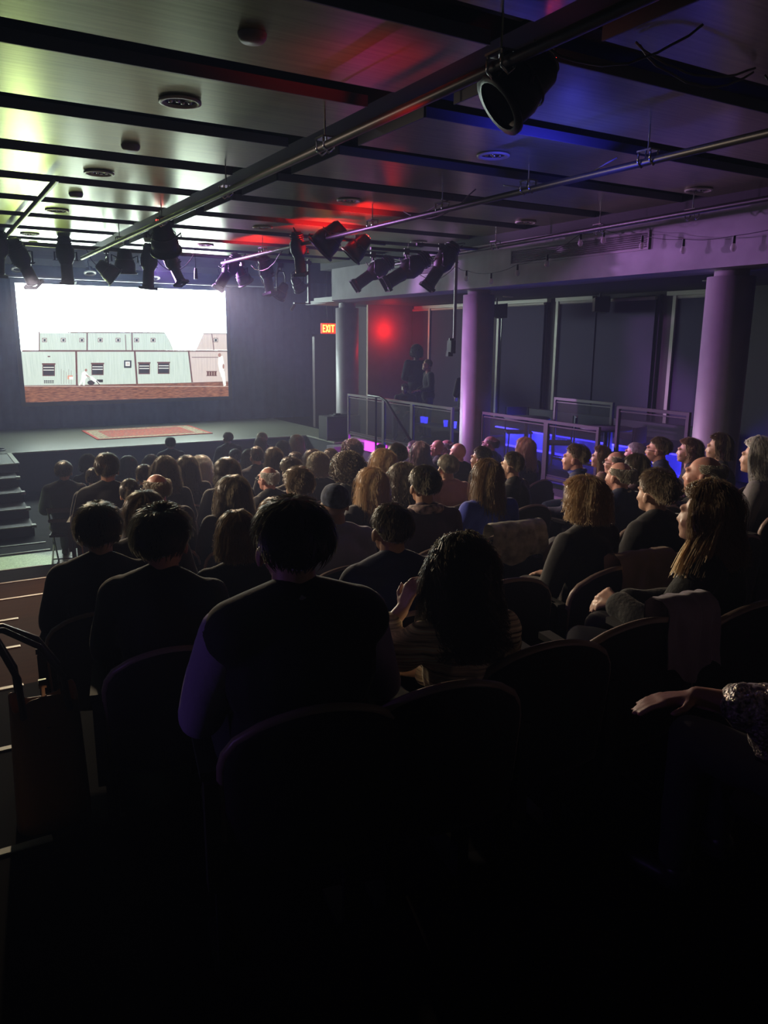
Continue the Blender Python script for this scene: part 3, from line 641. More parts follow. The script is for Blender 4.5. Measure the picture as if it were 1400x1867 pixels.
# cables drooping from the pipes
random.seed(3)
def droop(a, b, sag, r=.006, n=12):
    a = Vector(a); b = Vector(b)
    return [a.lerp(b, t/n)+Vector((0, 0, -sag*4*(t/n)*(1-t/n)))+Vector((random.uniform(-.01, .01), random.uniform(-.01, .01), 0)) for t in range(n+1)]
M_CABLE = mat('grey_cable', (.16, .14, .13), .5)
CB = [((2.44, 8.0, 4.1), (2.36, 12.4, 4.06), .03, 'cable clipped along the bright pipe near the stage'), ((2.46, 3.2, 4.12), (2.44, 8.0, 4.1), .04, 'cable clipped along the near half of the bright pipe'),
      ((2.5, 2.95, 4.15), (3.1, 2.55, 4.2), .13, 'cable loop hanging right of the nearest big lamp'), ((3.1, 2.9, 4.22), (3.9, 2.85, 4.22), .12, 'pair of cables drooping across the upper right dark gap'),
      ((3.05, 2.88, 4.22), (3.85, 2.8, 4.22), .09, 'thinner cable drooping across the upper right dark gap'), ((4.0, 2.85, 4.22), (5.0, 2.9, 4.22), .14, 'cable drooping at the far upper right corner'),
      ((4.4, 5.9, 4.15), (4.35, 7.0, 4.1), .14, 'cable loop hanging from the middle pipe left of the ceiling cans'), ((4.38, 6.2, 4.12), (4.36, 8.7, 4.08), .10, 'cable hanging along the middle pipe before the red-lit lamp'),
      ((4.33, 10.0, 4.0), (4.8, 12.4, 4.0), .16, 'cable loop near the far end of the middle pipe'), ((3.3, 12.4, 4.0), (3.85, 12.35, 4.1), .2, 'cable loop beside the red-dotted lamp'),
      ((4.9, 12.4, 4.05), (5.3, 12.4, 4.05), .4, 'long cable loop below the greyish spotlight'), ((5.6, 9.7, 3.7), (5.95, 9.3, 3.75), .13, 'cable loop under the middle long spotlight'),
      ((2.6, 12.4, 4.05), (2.3, 12.5, 4.1), .2, 'cable loop at the end of the bright pipe'), ((4.36, 4.2, 4.1), (4.33, 5.4, 4.1), .08, 'cable hanging on the middle pipe between two clamps'),
      ((6.62, 9.2, 3.9), (6.5, 10.3, 4.0), .25, 'cable looping near the top of the vertical pipe')]
for a, b_, sag, lab in CB:
    tag(put('cable', MB().tube(droop(a, b_, sag), .006, 5), M_CABLE), lab, 'cable')
# ------------------------------------------------------------------ recessed cans and detectors
def can(x, y, z, lit, label, r=.105):
    t = empty('recessed_downlight', (x, y, z)); tag(t, label, 'ceiling light')
    put('trim_ring', MB().lathe(Matrix.Identity(4), [(r, -.002), (r+.022, -.004), (r+.022, -.016), (r, -.02), (r-.008, -.002)], 26), M_CREAM if lit else M_CREAM, t)
    put('reflector', MB().lathe(Matrix.Identity(4), [(0, -.0015), (r-.002, -.0015), (r-.002, -.008)], 26), mat('can_dark', (.06, .055, .09), .25, .3), t)
    for k in range(4): put('lamp_cell', MB().lathe(Matrix.Translation((-.055+.037*k, .012*(-1)**k, -.006)), [(0, -.012), (.012, -.01), (.015, 0)], 8), M_CHROME, t)
CL = {0: 'above the left seats', 1: 'above the middle seats', 2: 'above the right seats'}
ordn = ['nearest', 'second nearest', 'third nearest', 'farthest']
for c, (x, ys) in enumerate(((1.53, (5.04, 7.49, 9.87, 12.3)), (4.0, (5.14, 7.51, 9.87, 12.2)), (6.5, (5.21, 7.67, 10.04)))):
    for i, y in enumerate(ys): can(x, y, 4.25, 1, 'round recessed downlight %s, %s of its row' % (CL[c], ordn[i]))
for i, (x, y, lab) in enumerate(((1.52, 3.82, 'round smoke detector at the top left of the ceiling, nearest one'), (1.54, 6.36, 'round smoke detector between the two nearest left downlights'), (1.54, 8.7, 'flat round detector between the second and third left downlights'), (1.7, 13.4, 'flat round detector at the brightest far left ceiling'))):
    t = MB().lathe(Matrix.Translation((x, y, 4.25)), [(0, -.035), (.055, -.034), (.065, -.02), (.07, 0)], 22)
    tag(put('smoke_detector', t, mat('detector_plastic', (.30, .28, .24), .5)), lab, 'detector')
for px, py, lab in ((32, 490, 'pale ring downlight under the screen header, leftmost'), (164, 497, 'pale ring downlight under the screen header, second from the left'), (281, 506, 'pale ring downlight above the middle right of the screen'), (403, 511, 'pale ring downlight at the right corner of the screen')):
    p = at(px, py, y=18.85); t = empty('ring_downlight', p); t.rotation_euler = (math.radians(-22), 0, 0); tag(t, lab, 'ceiling light')
    put('ring', MB().lathe(Matrix.Identity(4), [(.085, -.02), (.13, -.025), (.13, .0), (.085, .005), (.085, -.02)], 24), M_CREAM, t)
    put('housing', MB().cyl((0, 0, 0), (0, 0, .12), .09, .07), M_BLACK, t)
    put('stem', MB().cyl((0, 0, .1), (0, .07, .32), .01), M_BLACK, t)
can(9.0, 11.0, 3.6, 1, 'recessed downlight in the side soffit above the left blinds', .07); can(8.6, 6.6, 3.6, 1, 'recessed downlight in the side soffit near the nearest column', .07)
# duct grille on the beam
gr = empty('air_grille', (6.94, 7.3, 3.92)); tag(gr, 'long dark air grille set in the lilac side beam behind the string lights', 'vent')
put('frame', MB().box(-.012, .0, -1.16, 1.16, -.1, -.08).box(-.012, 0, -1.16, 1.16, .08, .1).box(-.012, 0, -1.16, -1.14, -.08, .08).box(-.012, 0, 1.14, 1.16, -.08, .08), mat('grille_frame', (.2, .17, .2), .5), gr)
sl = MB()
for k in range(7): sl.obox(Matrix.Translation((-.004, 0, -.066+.022*k)) @ Matrix.Rotation(.6, 4, 'Y'), .008, 1.14, .0015)
put('slats', sl, mat('grille_slat', (.16, .13, .15), .5), gr); put('backing', MB().box(-.001, .004, -1.14, 1.14, -.08, .08), M_BLACK, gr)
gr = empty('air_grille', (6.94, 10.9, 3.92)); tag(gr, 'short air grille on the lilac beam behind the long spotlights', 'vent')
put('frame', MB().box(-.012, 0, -.6, .6, -.1, -.08).box(-.012, 0, -.6, .6, .08, .1), mat('grille_frame', (.2, .17, .2), .5), gr)
sl = MB()
for k in range(7): sl.obox(Matrix.Translation((-.004, 0, -.066+.022*k)) @ Matrix.Rotation(.6, 4, 'Y'), .008, .59, .0015)
put('slats', sl, mat('grille_slat', (.16, .13, .15), .5), gr)
# string lights
bulbs = [(850, 507), (895, 512), (943, 497), (997, 480), (1058, 442), (1100, 437), (1170, 447), (1245, 455), (1337, 450)]
pts = [at(x, y, x=6.78) for x, y in bulbs]
wire = []; allp = [Vector((6.7, 9.35, 3.86))]+[p+Vector((0, 0, .10)) for p in pts]+[Vector((6.8, 4.3, 3.9))]
for a, b_ in zip(allp, allp[1:]): wire += droop(a, b_, .02, n=5)[:-1]
sw = empty('string_light_wire', (0, 0, 0)); tag(sw, 'thin wire of the string lights looping along the lilac beam', 'wire')
put('wire', MB().tube(wire, .004, 4), M_BLACK, sw)
M_BULB = mat('clear_bulb', (.75, .7, .75), .08, alpha=.5)
side = ['left end', 'second from the left', 'third from the left', 'fourth from the left', 'fifth, at the grille', 'sixth, right of the duct clip', 'third from the right', 'second from the right', 'rightmost']
for i, p in enumerate(pts):
    t = empty('string_bulb', p); tag(t, 'clear bulb on the string lights along the lilac beam, %s' % side[i], 'bulb')
    put('socket', MB().cyl((0, 0, .03), (0, 0, .10), .016, .013), M_BLACK, t)
    put('glass_bulb', MB().lathe(Matrix.Identity(4), [(0, -.045), (.018, -.04), (.03, -.02), (.03, 0), (.016, .03)], 12), M_BULB, t)
    put('filament', MB().cyl((0, 0, -.02), (0, 0, .02), .004), mat('filament', (.8, .6, .4), .4), t)
# ------------------------------------------------------------------ people: shared meshes
def limb_chain(mb, J, infl=0.0, arms=True, legs=True, hands=True):
    def rc(a, b, r0, r1): mb.cone(a, b, r0+infl, r1+infl)
    if arms:
        for s in ('L', 'R'):
            sh, el, wr = J['sh'+s], J['el'+s], J['wr'+s]
            rc(sh, el, .052, .041); rc(el, wr, .041, .028)
    if legs:
        for s in ('L', 'R'):
            hp, kn, an = J['hp'+s], J['kn'+s], J['an'+s]
            rc(hp, kn, .083, .058); rc(kn, an, .056, .036)
def hand(mb, wr, dirv, palmn, side, curl=.5, s=1.0):
    d = Vector(dirv).normalized(); n = Vector(palmn); n = (n-d*n.dot(d)).normalized(); w = d.cross(n)*side
    wr = Vector(wr)
    for k in (-1, 0, 1): mb.cone(wr+w*.012*k, wr+d*.085*s+w*.024*k, .016, .013)
    for k, L in enumerate((.072, .080, .075, .058)):
        b = wr+d*.085*s+w*(.033-.022*k); a1 = curl*.6; a2 = curl*1.3
        p1 = b+(d*math.cos(a1)+n*math.sin(a1))*L*.5; p2 = p1+(d*math.cos(a2)+n*math.sin(a2))*L*.5
        mb.chain([(b, .0095), (p1, .0088), (p2, .0072)])
    b = wr+d*.025+w*.03; p1 = b+(d*.6+w*.75+n*.15).normalized()*.04; p2 = p1+(d*.95+w*.25+n*.25).normalized()*.032
    mb.chain([(b, .012), (p1, .0105), (p2, .0085)])
SEAT = dict(shL=(-.165, -.05, .955), elL=(-.235, .0, .70), wrL=(-.13, .24, .66), shR=(.165, -.05, .955), elR=(.235, .0, .70), wrR=(.11, .25, .665),
            hpL=(-.09, -.02, .52), knL=(-.12, .44, .535), anL=(-.12, .46, .12), hpR=(.09, -.02, .52), knR=(.12, .44, .535), anR=(.12, .47, .12))
def torso(mb, i=0.0, female=False):
    w = .93 if female else 1.0
    mb.ball((0, -.04, .53), (.165+i, .115+i, .12+i), 18); mb.ball((0, -.055, .67), (.145*w+i, .105+i, .16+i), 18)
    mb.ball((0, -.06, .83), (.165*w+i, .112+i, .17+i), 18)
    mb.cone((-.14*w, -.055, .945), (.14*w, -.055, .945), .062+i, .062+i)
    for s in (-1, 1): mb.cone((s*.02, -.045, 1.02), (s*.145*w, -.05, .96), .045+i*.7, .050+i)
HC = Vector((0, -.005, 1.175))      # middle of the skull
def head(mb):
    mb.cone((0, -.045, .97), (0, -.02, 1.10), .060, .054)
    mb.ball(HC+Vector((0, -.012, .008)), (.074, .092, .088), 22)
    mb.ball((0, .028, 1.135), (.062, .068, .078), 20); mb.ball((0, .045, 1.085), (.045, .045, .038), 16)
    mb.ball((0, .072, 1.068), (.022, .02, .017), 12)                       # chin
    mb.cone((0, .084, 1.168), (0, .1015, 1.136), .0075, .0085); mb.ball((0, .095, 1.133), (.014, .010, .007), 10)   # nose
    mb.ball((0, .078, 1.190), (.048, .018, .012), 12)                       # brow
    mb.ball((0, .087, 1.104), (.022, .010, .006), 10); mb.ball((0, .085, 1.094), (.019, .010, .006), 10)          # lips
    for s in (-1, 1):
        mb.ball((s*.038, .066, 1.130), (.022, .018, .018), 10)             # cheek
        mb.ball((s*.080, -.005, 1.140), (.009, .020, .031), 12); mb.ball((s*.074, .003, 1.128), (.010, .010, .014), 8)
def build_body(J, curlL=.5, curlR=.5, hd=None, vox=.0075, legs=True):
    mb = MB(); torso(mb, -.006); head(mb); limb_chain(mb, J, 0, True, legs)
    for s, sd, cu in (('L', -1, curlL), ('R', 1, curlR)):
        d, n = (hd or {}).get(s, ((.25*-sd, 1, -.12), (0, -.2, -1)))
        hand(mb, J['wr'+s], d, n, -sd, cu)
    if legs:
        for s in ('L', 'R'):
            a = Vector(J['an'+s]); mb.cone(a+Vector((0, -.02, -.07)), a+Vector((0, .13, -.09)), .032, .026)
    return remesh(mb, vox, 2)
def build_top(J, infl, female=False, disp=.010, dscale=11, collar=0, sleeve=1.0, vox=.012, low=0.0):
    mb = MB(); torso(mb, infl, female)
    for s in ('L', 'R'):
        sh, el, wr = [Vector(J[k+s]) for k in ('sh', 'el', 'wr')]
        mb.cone(sh, el, .056+infl, .045+infl)
        if sleeve > 0: mb.cone(el, el.lerp(wr, .9*sleeve), .045+infl, .031+infl)
    if low: mb.ball((0, -.03, .50), (.18+infl, .15+infl, .10), 16)
    if collar: mb.tube([(.062*math.cos(a*.42), -.035+.058*math.sin(a*.42), 1.03+.010*math.sin(a*.42+3.14)+.008*abs(math.cos(a*.42))) for a in range(15)], .010+.010*collar, 6, closed=True)
    return remesh(mb, vox, 3, disp, dscale)
def build_trousers(J):
    mb = MB(); mb.ball((0, -.04, .53), (.175, .125, .125), 18); limb_chain(mb, J, .014, False, True); return remesh(mb, .014, 3, .006, 14)
def shoe_mesh(sgn):
    mb = MB(); mb.cone((0, -.03, .045), (0, .15, .035), .042, .036); mb.ball((0, -.02, .075), (.04, .05, .04), 12)
    return remesh(mb, .012, 2)
BODY = build_body(SEAT)
JACKET = build_top(SEAT, .026, collar=1, disp=.016, dscale=9, low=1)
SHIRT = build_top(SEAT, .013, collar=.4, disp=.009, dscale=14)
KNIT = build_top(SEAT, .017, female=True, disp=.009, dscale=10)
TROUSERS = build_trousers(SEAT)
SHOE = shoe_mesh(1)
# ------------------------------------------------------------------ hair
def hair(kind, seed, n=700):
    rnd = random.Random(seed); mb = MB()
    P = dict(short=(.013, .006, 0), crop=(.006, .003, 0), fringe=(.005, .003, 0), bob=(.026, .006, .10), long=(.024, .007, .27), wavy=(.034, .014, .19), curly=(.038, .020, .04), curlylong=(.040, .022, .26), cap=(.016, .002, 0), tousled=(.026, .016, 0), frizz=(.020, .012, 0), thick=(.020, .008, 0))[kind]
    th, dis, drop = P
    R0 = Vector((.076, .095, .090)); C = HC+Vector((0, -.012, .008))
    nn = 44; rows = 16
    def end_polar(a):       # a = angle from the back, 0..pi
        if drop > 0.03 and kind != 'curly': lim = [(0, 1.75), (1.2, 1.75), (1.72, 1.62), (1.95, 1.1), (math.pi, .78)]
        elif kind == 'curly': lim = [(0, 2.25), (1.2, 2.1), (1.8, 1.7), (2.1, 1.1), (math.pi, .85)]
        else: lim = [(0, 2.3), (1.0, 2.2), (1.35, 1.62), (1.75, 1.62), (1.95, 1.2), (math.pi, .80)]
        if kind == 'cap': lim = [(0, 1.9), (1.4, 1.7), (1.9, 1.4), (math.pi, 1.15)]
        for (x0, y0), (x1, y1) in zip(lim, lim[1:]):
            if a <= x1: return y0+(y1-y0)*(a-x0)/(x1-x0)
        return lim[-1][1]
    amax = math.pi if kind != 'fringe' else 1.85
    start = .0 if kind != 'fringe' else 1.02
    def path(az, s, off=0.0):
        a = abs(az); pe = end_polar(a); oo = off
        dirh = Vector((math.sin(az), -math.cos(az), 0))
        curt = drop if a < 1.72 else drop*max(0, 1-(a-1.72)*5)
        Lc = .10*pe; Ld = curt; tot = Lc+Ld; L = s*tot
        tt = th*(1.0 if a < 2.2 else .75)+off
        if kind in ('short', 'crop', 'thick', 'tousled', 'frizz', 'cap') and off <= 0: tt = th*(1-.8*max(0, s-.45)/.55)+off
        elif kind in ('short', 'crop', 'thick', 'tousled', 'frizz'): tt = th*(1-.75*max(0, s-.45)/.55)+off*(1-.4*s)
        if kind == 'fringe': tt = -.004+(tt+.004)*min(1, s/.25) if off <= .0 else tt*min(1, .3+s/.22)
        if kind == 'frizz': tt = tt*min(1, .15+s/.35)
        if L <= Lc:
            p = start+(pe-start)*(L/Lc)
            q = Vector((dirh.x*math.sin(p)*(R0.x+tt), dirh.y*math.sin(p)*(R0.y+tt), math.cos(p)*(R0.z+tt)))
            return C+q
        p = pe
        q = Vector((dirh.x*math.sin(p)*(R0.x+tt), dirh.y*math.sin(p)*(R0.y+tt), math.cos(p)*(R0.z+tt)))
        u = min(1.0, (L-Lc)/max(Ld, .02))
        q.z -= (L-Lc); f = 1+.12*math.sin(u*2.2)*(1 if a > .8 else .3) - (.10*u if kind == 'bob' else 0) + (.25*u if kind in ('wavy', 'curlylong') else .1*u)
        q.x *= f; q.y *= (1+.12*u)
        if u > .35 and a < 1.6 and kind != 'bob': q.y -= .03*(u-.35)
        return C+q
    def dsp(p):
        return dis*(noise.noise(Vector((p.x*22+seed, p.y*22, p.z*14)))+.6*noise.noise(Vector((p.x*55, p.y*55+seed, p.z*30))))
    closed = amax > 3.1
    cols = nn if closed else nn+1
    vo = []; vi = []
    for j in range(rows+1):
        for i in range(cols):
            az = -amax+2*amax*i/nn; p = path(az, j/rows); c = (p-C); c.z *= .4
            d = c.normalized() if c.length > 1e-5 else Vector((0, 0, 1))
            po = p+d*dsp(p); vo.append(po)
            vi.append(C+(path(az, j/rows, -min(th*.8+.004, .016))-C) if True else p)
    W = cols; k = len(vo); fs = []
    rng = cols if closed else cols-1
    for j in range(rows):
        for i in range(rng):
            i2 = (i+1) % W
            fs.append((j*W+i, j*W+i2, (j+1)*W+i2, (j+1)*W+i)); fs.append((k+j*W+i, k+(j+1)*W+i, k+(j+1)*W+i2, k+j*W+i2))
    for i in range(rng):
        i2 = (i+1) % W; fs.append((rows*W+i, rows*W+i2, k+rows*W+i2, k+rows*W+i))
    mb.add(vo+vi, fs, 0, True)
    if kind == 'cap': return mb.mesh('hair_'+kind)
    # loose strands
    for q in range(n):
        az = rnd.uniform(-amax, amax); s0 = rnd.uniform(0.0, .8); ln = rnd.uniform(.15, .5) if drop > .05 else rnd.uniform(.12, .3)
        s1 = min(1.0, s0+ln); segs = 7 if drop > .05 else 4; daz = rnd.uniform(-.25, .25); ph = rnd.uniform(0, 6.28)
        lift = rnd.uniform(.002, dis*.9+.008) if kind not in ('tousled', 'frizz') else rnd.uniform(.001, .022); pts = []
        for t in range(segs+1):
            u = t/segs; s = s0+(s1-s0)*u
            if kind in ('curly', 'curlylong'):
                rr = .009; p = path(az+daz*u+.11*math.sin(ph+u*9), s, lift+rr*math.cos(ph+u*9))
            elif kind == 'wavy': p = path(az+daz*u+.05*math.sin(ph+u*7), s, lift+.005*math.cos(ph+u*7))
            else: p = path(az+daz*u, s, lift*(1+u*.8))
            pts.append(p)
        w = .0017 if kind not in ('curly', 'curlylong') else .0022
        vs = []
        for t, p in enumerate(pts):
            d = (pts[min(t+1, segs)]-pts[max(t-1, 0)]).normalized(); r = (p-C); r.z *= .4; r.normalize(); x = d.cross(r)
            if x.length < 1e-4: x = Vector((1, 0, 0))
            x = x.normalized()*w*(1 if t < segs else .2); vs += [p-x, p+x]
        mb.add(vs, [(2*t, 2*t+1, 2*t+3, 2*t+2) for t in range(segs)], 1, False)
    return mb.mesh('hair_'+kind)
HAIR = {}
NST = dict(short=1500, crop=1200, fringe=900, bob=1500, long=1700, wavy=1700, curly=2000, curlylong=3200, cap=0, tousled=2200, frizz=2600, thick=2000)
for k, n in NST.items(): HAIR[k] = [hair(k, 11+len(k), n), hair(k, 47+len(k), n)] if k in ('short', 'long', 'bob', 'wavy', 'curly') else [hair(k, 5, n)]
# glasses
def glasses_mesh():
    g = MB()
    for s in (-1, 1):
        g.tube([(s*.034+.022*math.cos(a*.52), .104, 1.160+.017*math.sin(a*.52)) for a in range(12)], .0022, 5, closed=True)
        g.tube([(s*.056, .104, 1.163), (s*.078, .08, 1.165), (s*.084, -.01, 1.158)], .002, 5)
    g.tube([(-.012, .106, 1.165), (0, .110, 1.168), (.012, .106, 1.165)], .002, 5)
    return g.mesh('glasses')
GLASSES = glasses_mesh()
# ------------------------------------------------------------------ theatre seats
def seat_back():
    mb = MB(); N, M = 14, 10; out = []
    def P(u, v, o):
        z = .34+.47*v; wid = .25*(1-.06*(1-v))
        if v > .6: 
            q = (v-.6)/.4; wid *= math.sqrt(max(0, 1-(q**2.6)*.62))
        x = u*wid; y = -.245-.05*v+.055*(x/.26)**2+o
        z += .0-.10*max(0, v-.6)/.4*(u**2)*.35
        return Vector((x, y, z))
    vs = []
    for o in (0, -.045):
        for j in range(M+1):
            for i in range(N+1): vs.append(P(-1+2*i/N, j/M, o))
    W = N+1; k = W*(M+1); fs = []
    for j in range(M):
        for i in range(N):
            fs.append((j*W+i, j*W+i+1, (j+1)*W+i+1, (j+1)*W+i)); fs.append((k+j*W+i, k+(j+1)*W+i, k+(j+1)*W+i+1, k+j*W+i+1))
    per = [i for i in range(W)]+[j*W+N for j in range(1, M+1)]+[M*W+i for i in range(N-1, -1, -1)]+[j*W for j in range(M-1, 0, -1)]
    for a, b_ in zip(per, per[1:]+per[:1]): fs.append((a, k+a, k+b_, b_))
    mb.add(vs, fs, 0, True)
    edge = [P(-1, j/M, -.0225) for j in range(2, M)]+[P(-1+2*i/N, 1, -.0225) for i in range(N+1)]+[P(1, j/M, -.0225) for j in range(M-1, 1, -1)]
    return mb.mesh('seat_back'), MB().tube(edge, .017, 6).mesh('back_trim')
SB, SBT = seat_back()
def rounded_seat():
    mb = MB(); mb.box(-.22, .22, -.20, .24, .40, .46); mb.cone((-.19, .23, .43), (.19, .23, .43), .035, .035); return remesh(mb, .016, 2)
SEATM = rounded_seat()
ARM = MB().box(-.025, .025, -.24, .16, .62, .645).box(-.018, .018, -.26, -.20, .30, .62).mesh('armrest')
LEG = MB().box(-.02, .02, -.22, -.17, 0, .62).box(-.02, .02, -.22, .10, .33, .38).box(-.03, .03, -.28, .0, 0, .02).mesh('leg')
M_UPH = mat('seat_upholstery', (.010, .008, .009), .9, sheen=.08, bump=.1, bscale=150)
M_ARM = mat('armrest_black', (.012, .012, .012), .7)
M_TRIM = mat('seat_trim', (.26, .19, .16), .38)
def theatre_seat(loc, rz, label):
    t = empty('theatre_seat', loc, rz); tag(t, label, 'seat', None)
    put('backrest', SB, M_UPH, t); put('back_trim', SBT, M_TRIM, t); put('seat_cushion', SEATM, M_UPH, t)
    for s in (-1, 1):
        a = put('armrest', ARM, M_ARM, t); a.location = (s*.275, 0, 0)
        l = put('leg', LEG, M_BLACK, t); l.location = (s*.25, 0, 0)
    return t
# ------------------------------------------------------------------ materials for people
SK = {'p': (.56, .34, .25), 'm': (.40, .22, .14), 'd': (.12, .065, .045), 'r': (.60, .30, .24)}
HCOL = {'black': (.018, .014, .014), 'dark': (.045, .028, .02), 'brown': (.065, .036, .02), 'auburn': (.085, .030, .014), 'honey': (.22, .12, .05), 'blond': (.54, .38, .22), 'grey': (.36, .34, .30), 'white': (.78, .75, .66), 'sandy': (.18, .12, .075)}
TCOL = {'black': (.010, .010, .013), 'navy': (.018, .026, .08), 'charcoal': (.020, .020, .026), 'blue': (.04, .06, .40), 'pink': (.60, .30, .24), 'white': (.62, .62, .55), 'lightblue': (.30, .30, .44), 'grey': (.20, .19, .20), 'brown': (.035, .022, .018), 'plum': (.06, .025, .045), 'green': (.05, .07, .05), 'tan': (.30, .2, .12)}
def skin(k): return mat('skin_'+k, SK[k], .48, spec=.45)
def hmat(k):
    c = HCOL[k]
    a = mat('hair_'+k, c, .38, spec=.6, sheen=.8, cvar=.55, vscale=55, stretch=(1, 1, .10), bump=.5, bscale=70)
    b = mat('hair_strand_'+k, tuple(x*.7+.03*y for x, y in zip(c, (1, .8, .55))), .35, spec=.8)
    if not b.get('done'):
        b['done'] = 1; nt = b.node_tree; out = nt.nodes['Material Output']; p = nt.nodes['Principled BSDF']
        tr = nt.nodes.new('ShaderNodeBsdfTranslucent'); tr.inputs[0].default_value = (*[min(.85, x*1.05+y) for x, y in zip(c, (.30, .27, .20))], 1)
        ms = nt.nodes.new('ShaderNodeMixShader'); ms.inputs[0].default_value = .6
        nt.links.new(p.outputs[0], ms.inputs[1]); nt.links.new(tr.outputs[0], ms.inputs[2]); nt.links.new(ms.outputs[0], out.inputs[0])
    return [a, b]
def tmat(k): return mat('cloth_'+k, TCOL[k], .85, sheen=.22, bump=.12, bscale=60)
M_TROU = mat('dark_trousers', (.03, .03, .04), .85); M_SHOE = mat('black_shoe', (.02, .02, .02), .4)
TARGET = Vector((4.4, 19.4))
POS = {
'F1': (3.61, 13.35, 1.170, 0, 1.06), 'F2': (4.64, 13.35, 1.210, 0, 1.09), 'F3': (5.24, 13.25, 1.170, 0, 1.11), 'F3b': (4.88, 12.40, 1.190, 0, 0.97), 'F4': (5.53, 12.35, 1.200, 0, 1.13), 
'F5': (4.86, 11.40, 1.220, 0, 0.92), 'F6': (4.00, 11.20, 1.200, 0, 1.14), 'F7': (3.90, 10.35, 1.300, 0, 0.99), 'F8': (3.68, 9.50, 1.460, 1, 0.92), 'F9': (3.47, 8.40, 1.590, 2, 0.92), 
'F10': (4.07, 9.15, 1.410, 1, 1.07), 'F11': (2.83, 9.15, 1.440, 1, 1.09), 'F12': (2.43, 8.35, 1.570, 2, 1.04), 'F13': (1.94, 7.40, 1.710, 3, 0.97), 'F14': (2.83, 11.55, 1.130, 0, 1.05), 
'F15': (1.94, 8.25, 1.530, 2, 1.02), 'F16': (2.43, 11.25, 1.190, 0, 1.08), 'F17': (1.39, 7.30, 1.800, 3, 1.04), 'F18': (1.91, 11.35, 1.210, 0, 0.98), 'F19': (1.62, 9.40, 1.350, 1, 0.94), 
'F20': (1.43, 10.25, 1.330, 0, 1.15), 'F21': (1.35, 6.25, 1.740, 4, 0.96), 'F22': (1.32, 5.30, 1.950, 5, 1.02), 'F23': (0.98, 4.20, 2.020, 6, 1.04), 'F24': (2.45, 7.10, 1.710, 3, 1.06), 
'F25': (1.80, 5.10, 1.900, 5, 1.09), 'F26': (2.52, 6.25, 1.770, 4, 0.99), 'F27': (3.11, 7.10, 1.660, 3, 1.10), 'F28': (2.27, 5.05, 1.920, 5, 1.15), 'F29': (3.54, 7.35, 1.640, 3, 0.99), 
'F30': (3.95, 8.35, 1.540, 2, 1.04), 'F31': (4.58, 9.15, 1.420, 1, 1.09), 'F32': (5.03, 9.40, 1.460, 1, 1.07), 'F33': (3.17, 6.00, 1.840, 4, 1.15), 'F34': (1.95, 3.85, 2.050, 6, 1.15), 
'F35': (3.62, 6.15, 1.840, 4, 1.08), 'F36': (4.32, 7.05, 1.750, 3, 1.15), 'F37': (6.07, 10.40, 1.240, 0, 0.95), 'F38': (2.82, 4.95, 1.900, 5, 1.12), 'F39': (3.25, 5.20, 1.860, 5, 1.15), 
'F40': (5.95, 9.25, 1.440, 1, 1.08), 'F41': (5.44, 8.30, 1.540, 2, 1.01), 'F42': (5.88, 8.55, 1.550, 2, 0.92), 'F43': (6.59, 9.35, 1.420, 1, 1.03), 'F44': (5.13, 7.05, 1.730, 3, 1.15), 
'F45': (4.21, 5.95, 1.780, 4, 1.15), 'F46': (2.62, 3.95, 2.080, 6, 1.15), 'F47': (4.72, 6.10, 1.810, 4, 1.01), 'F48': (6.57, 8.30, 1.590, 2, 1.06), 'F49': (6.19, 7.15, 1.690, 3, 1.04), 
'F50': (4.28, 5.10, 1.910, 5, 0.99), 'F51': (3.19, 4.05, 2.060, 6, 0.99), 'F52': (4.91, 5.00, 1.950, 5, 1.12), 'F53': (5.80, 5.55, 1.810, 5, 0.92), 'F54': (5.37, 4.95, 1.880, 5, 1.11), 
'F55': (6.68, 5.90, 1.760, 4, 1.15), 'F56': (4.22, 3.85, 2.020, 6, 1.15), 'F57': (5.92, 4.95, 1.970, 5, 1.13), 'F58': (6.42, 5.00, 1.910, 5, 1.07), 'F59': (5.91, 4.30, 2.060, 6, 0.94), 
'F60': (4.88, 3.25, 2.190, 7, 0.98), 'F61': (3.87, 2.90, 2.210, 7, 1.15), 'F62': (3.41, 2.85, 2.140, 7, 1.13), 'F63': (2.82, 2.80, 2.170, 7, 1.15), 'F64': (2.57, 1.90, 2.300, 8, 1.03), 
'F65': (4.67, 4.10, 1.990, 6, 0.99), 'F66': (0.66, 3.75, 2.060, 6, 1.15), 'F67': (0.73, 2.85, 2.220, 7, 1.15), 'F68': (1.14, 3.20, 2.090, 7, 0.93), 'F69': (0.85, 1.95, 2.400, 8, 1.05), 
'F70': (1.84, 4.45, 1.860, 6, 1.15), 'F71': (1.66, 2.75, 2.170, 7, 1.15), 'F72': (1.41, 1.90, 2.220, 8, 0.95), }
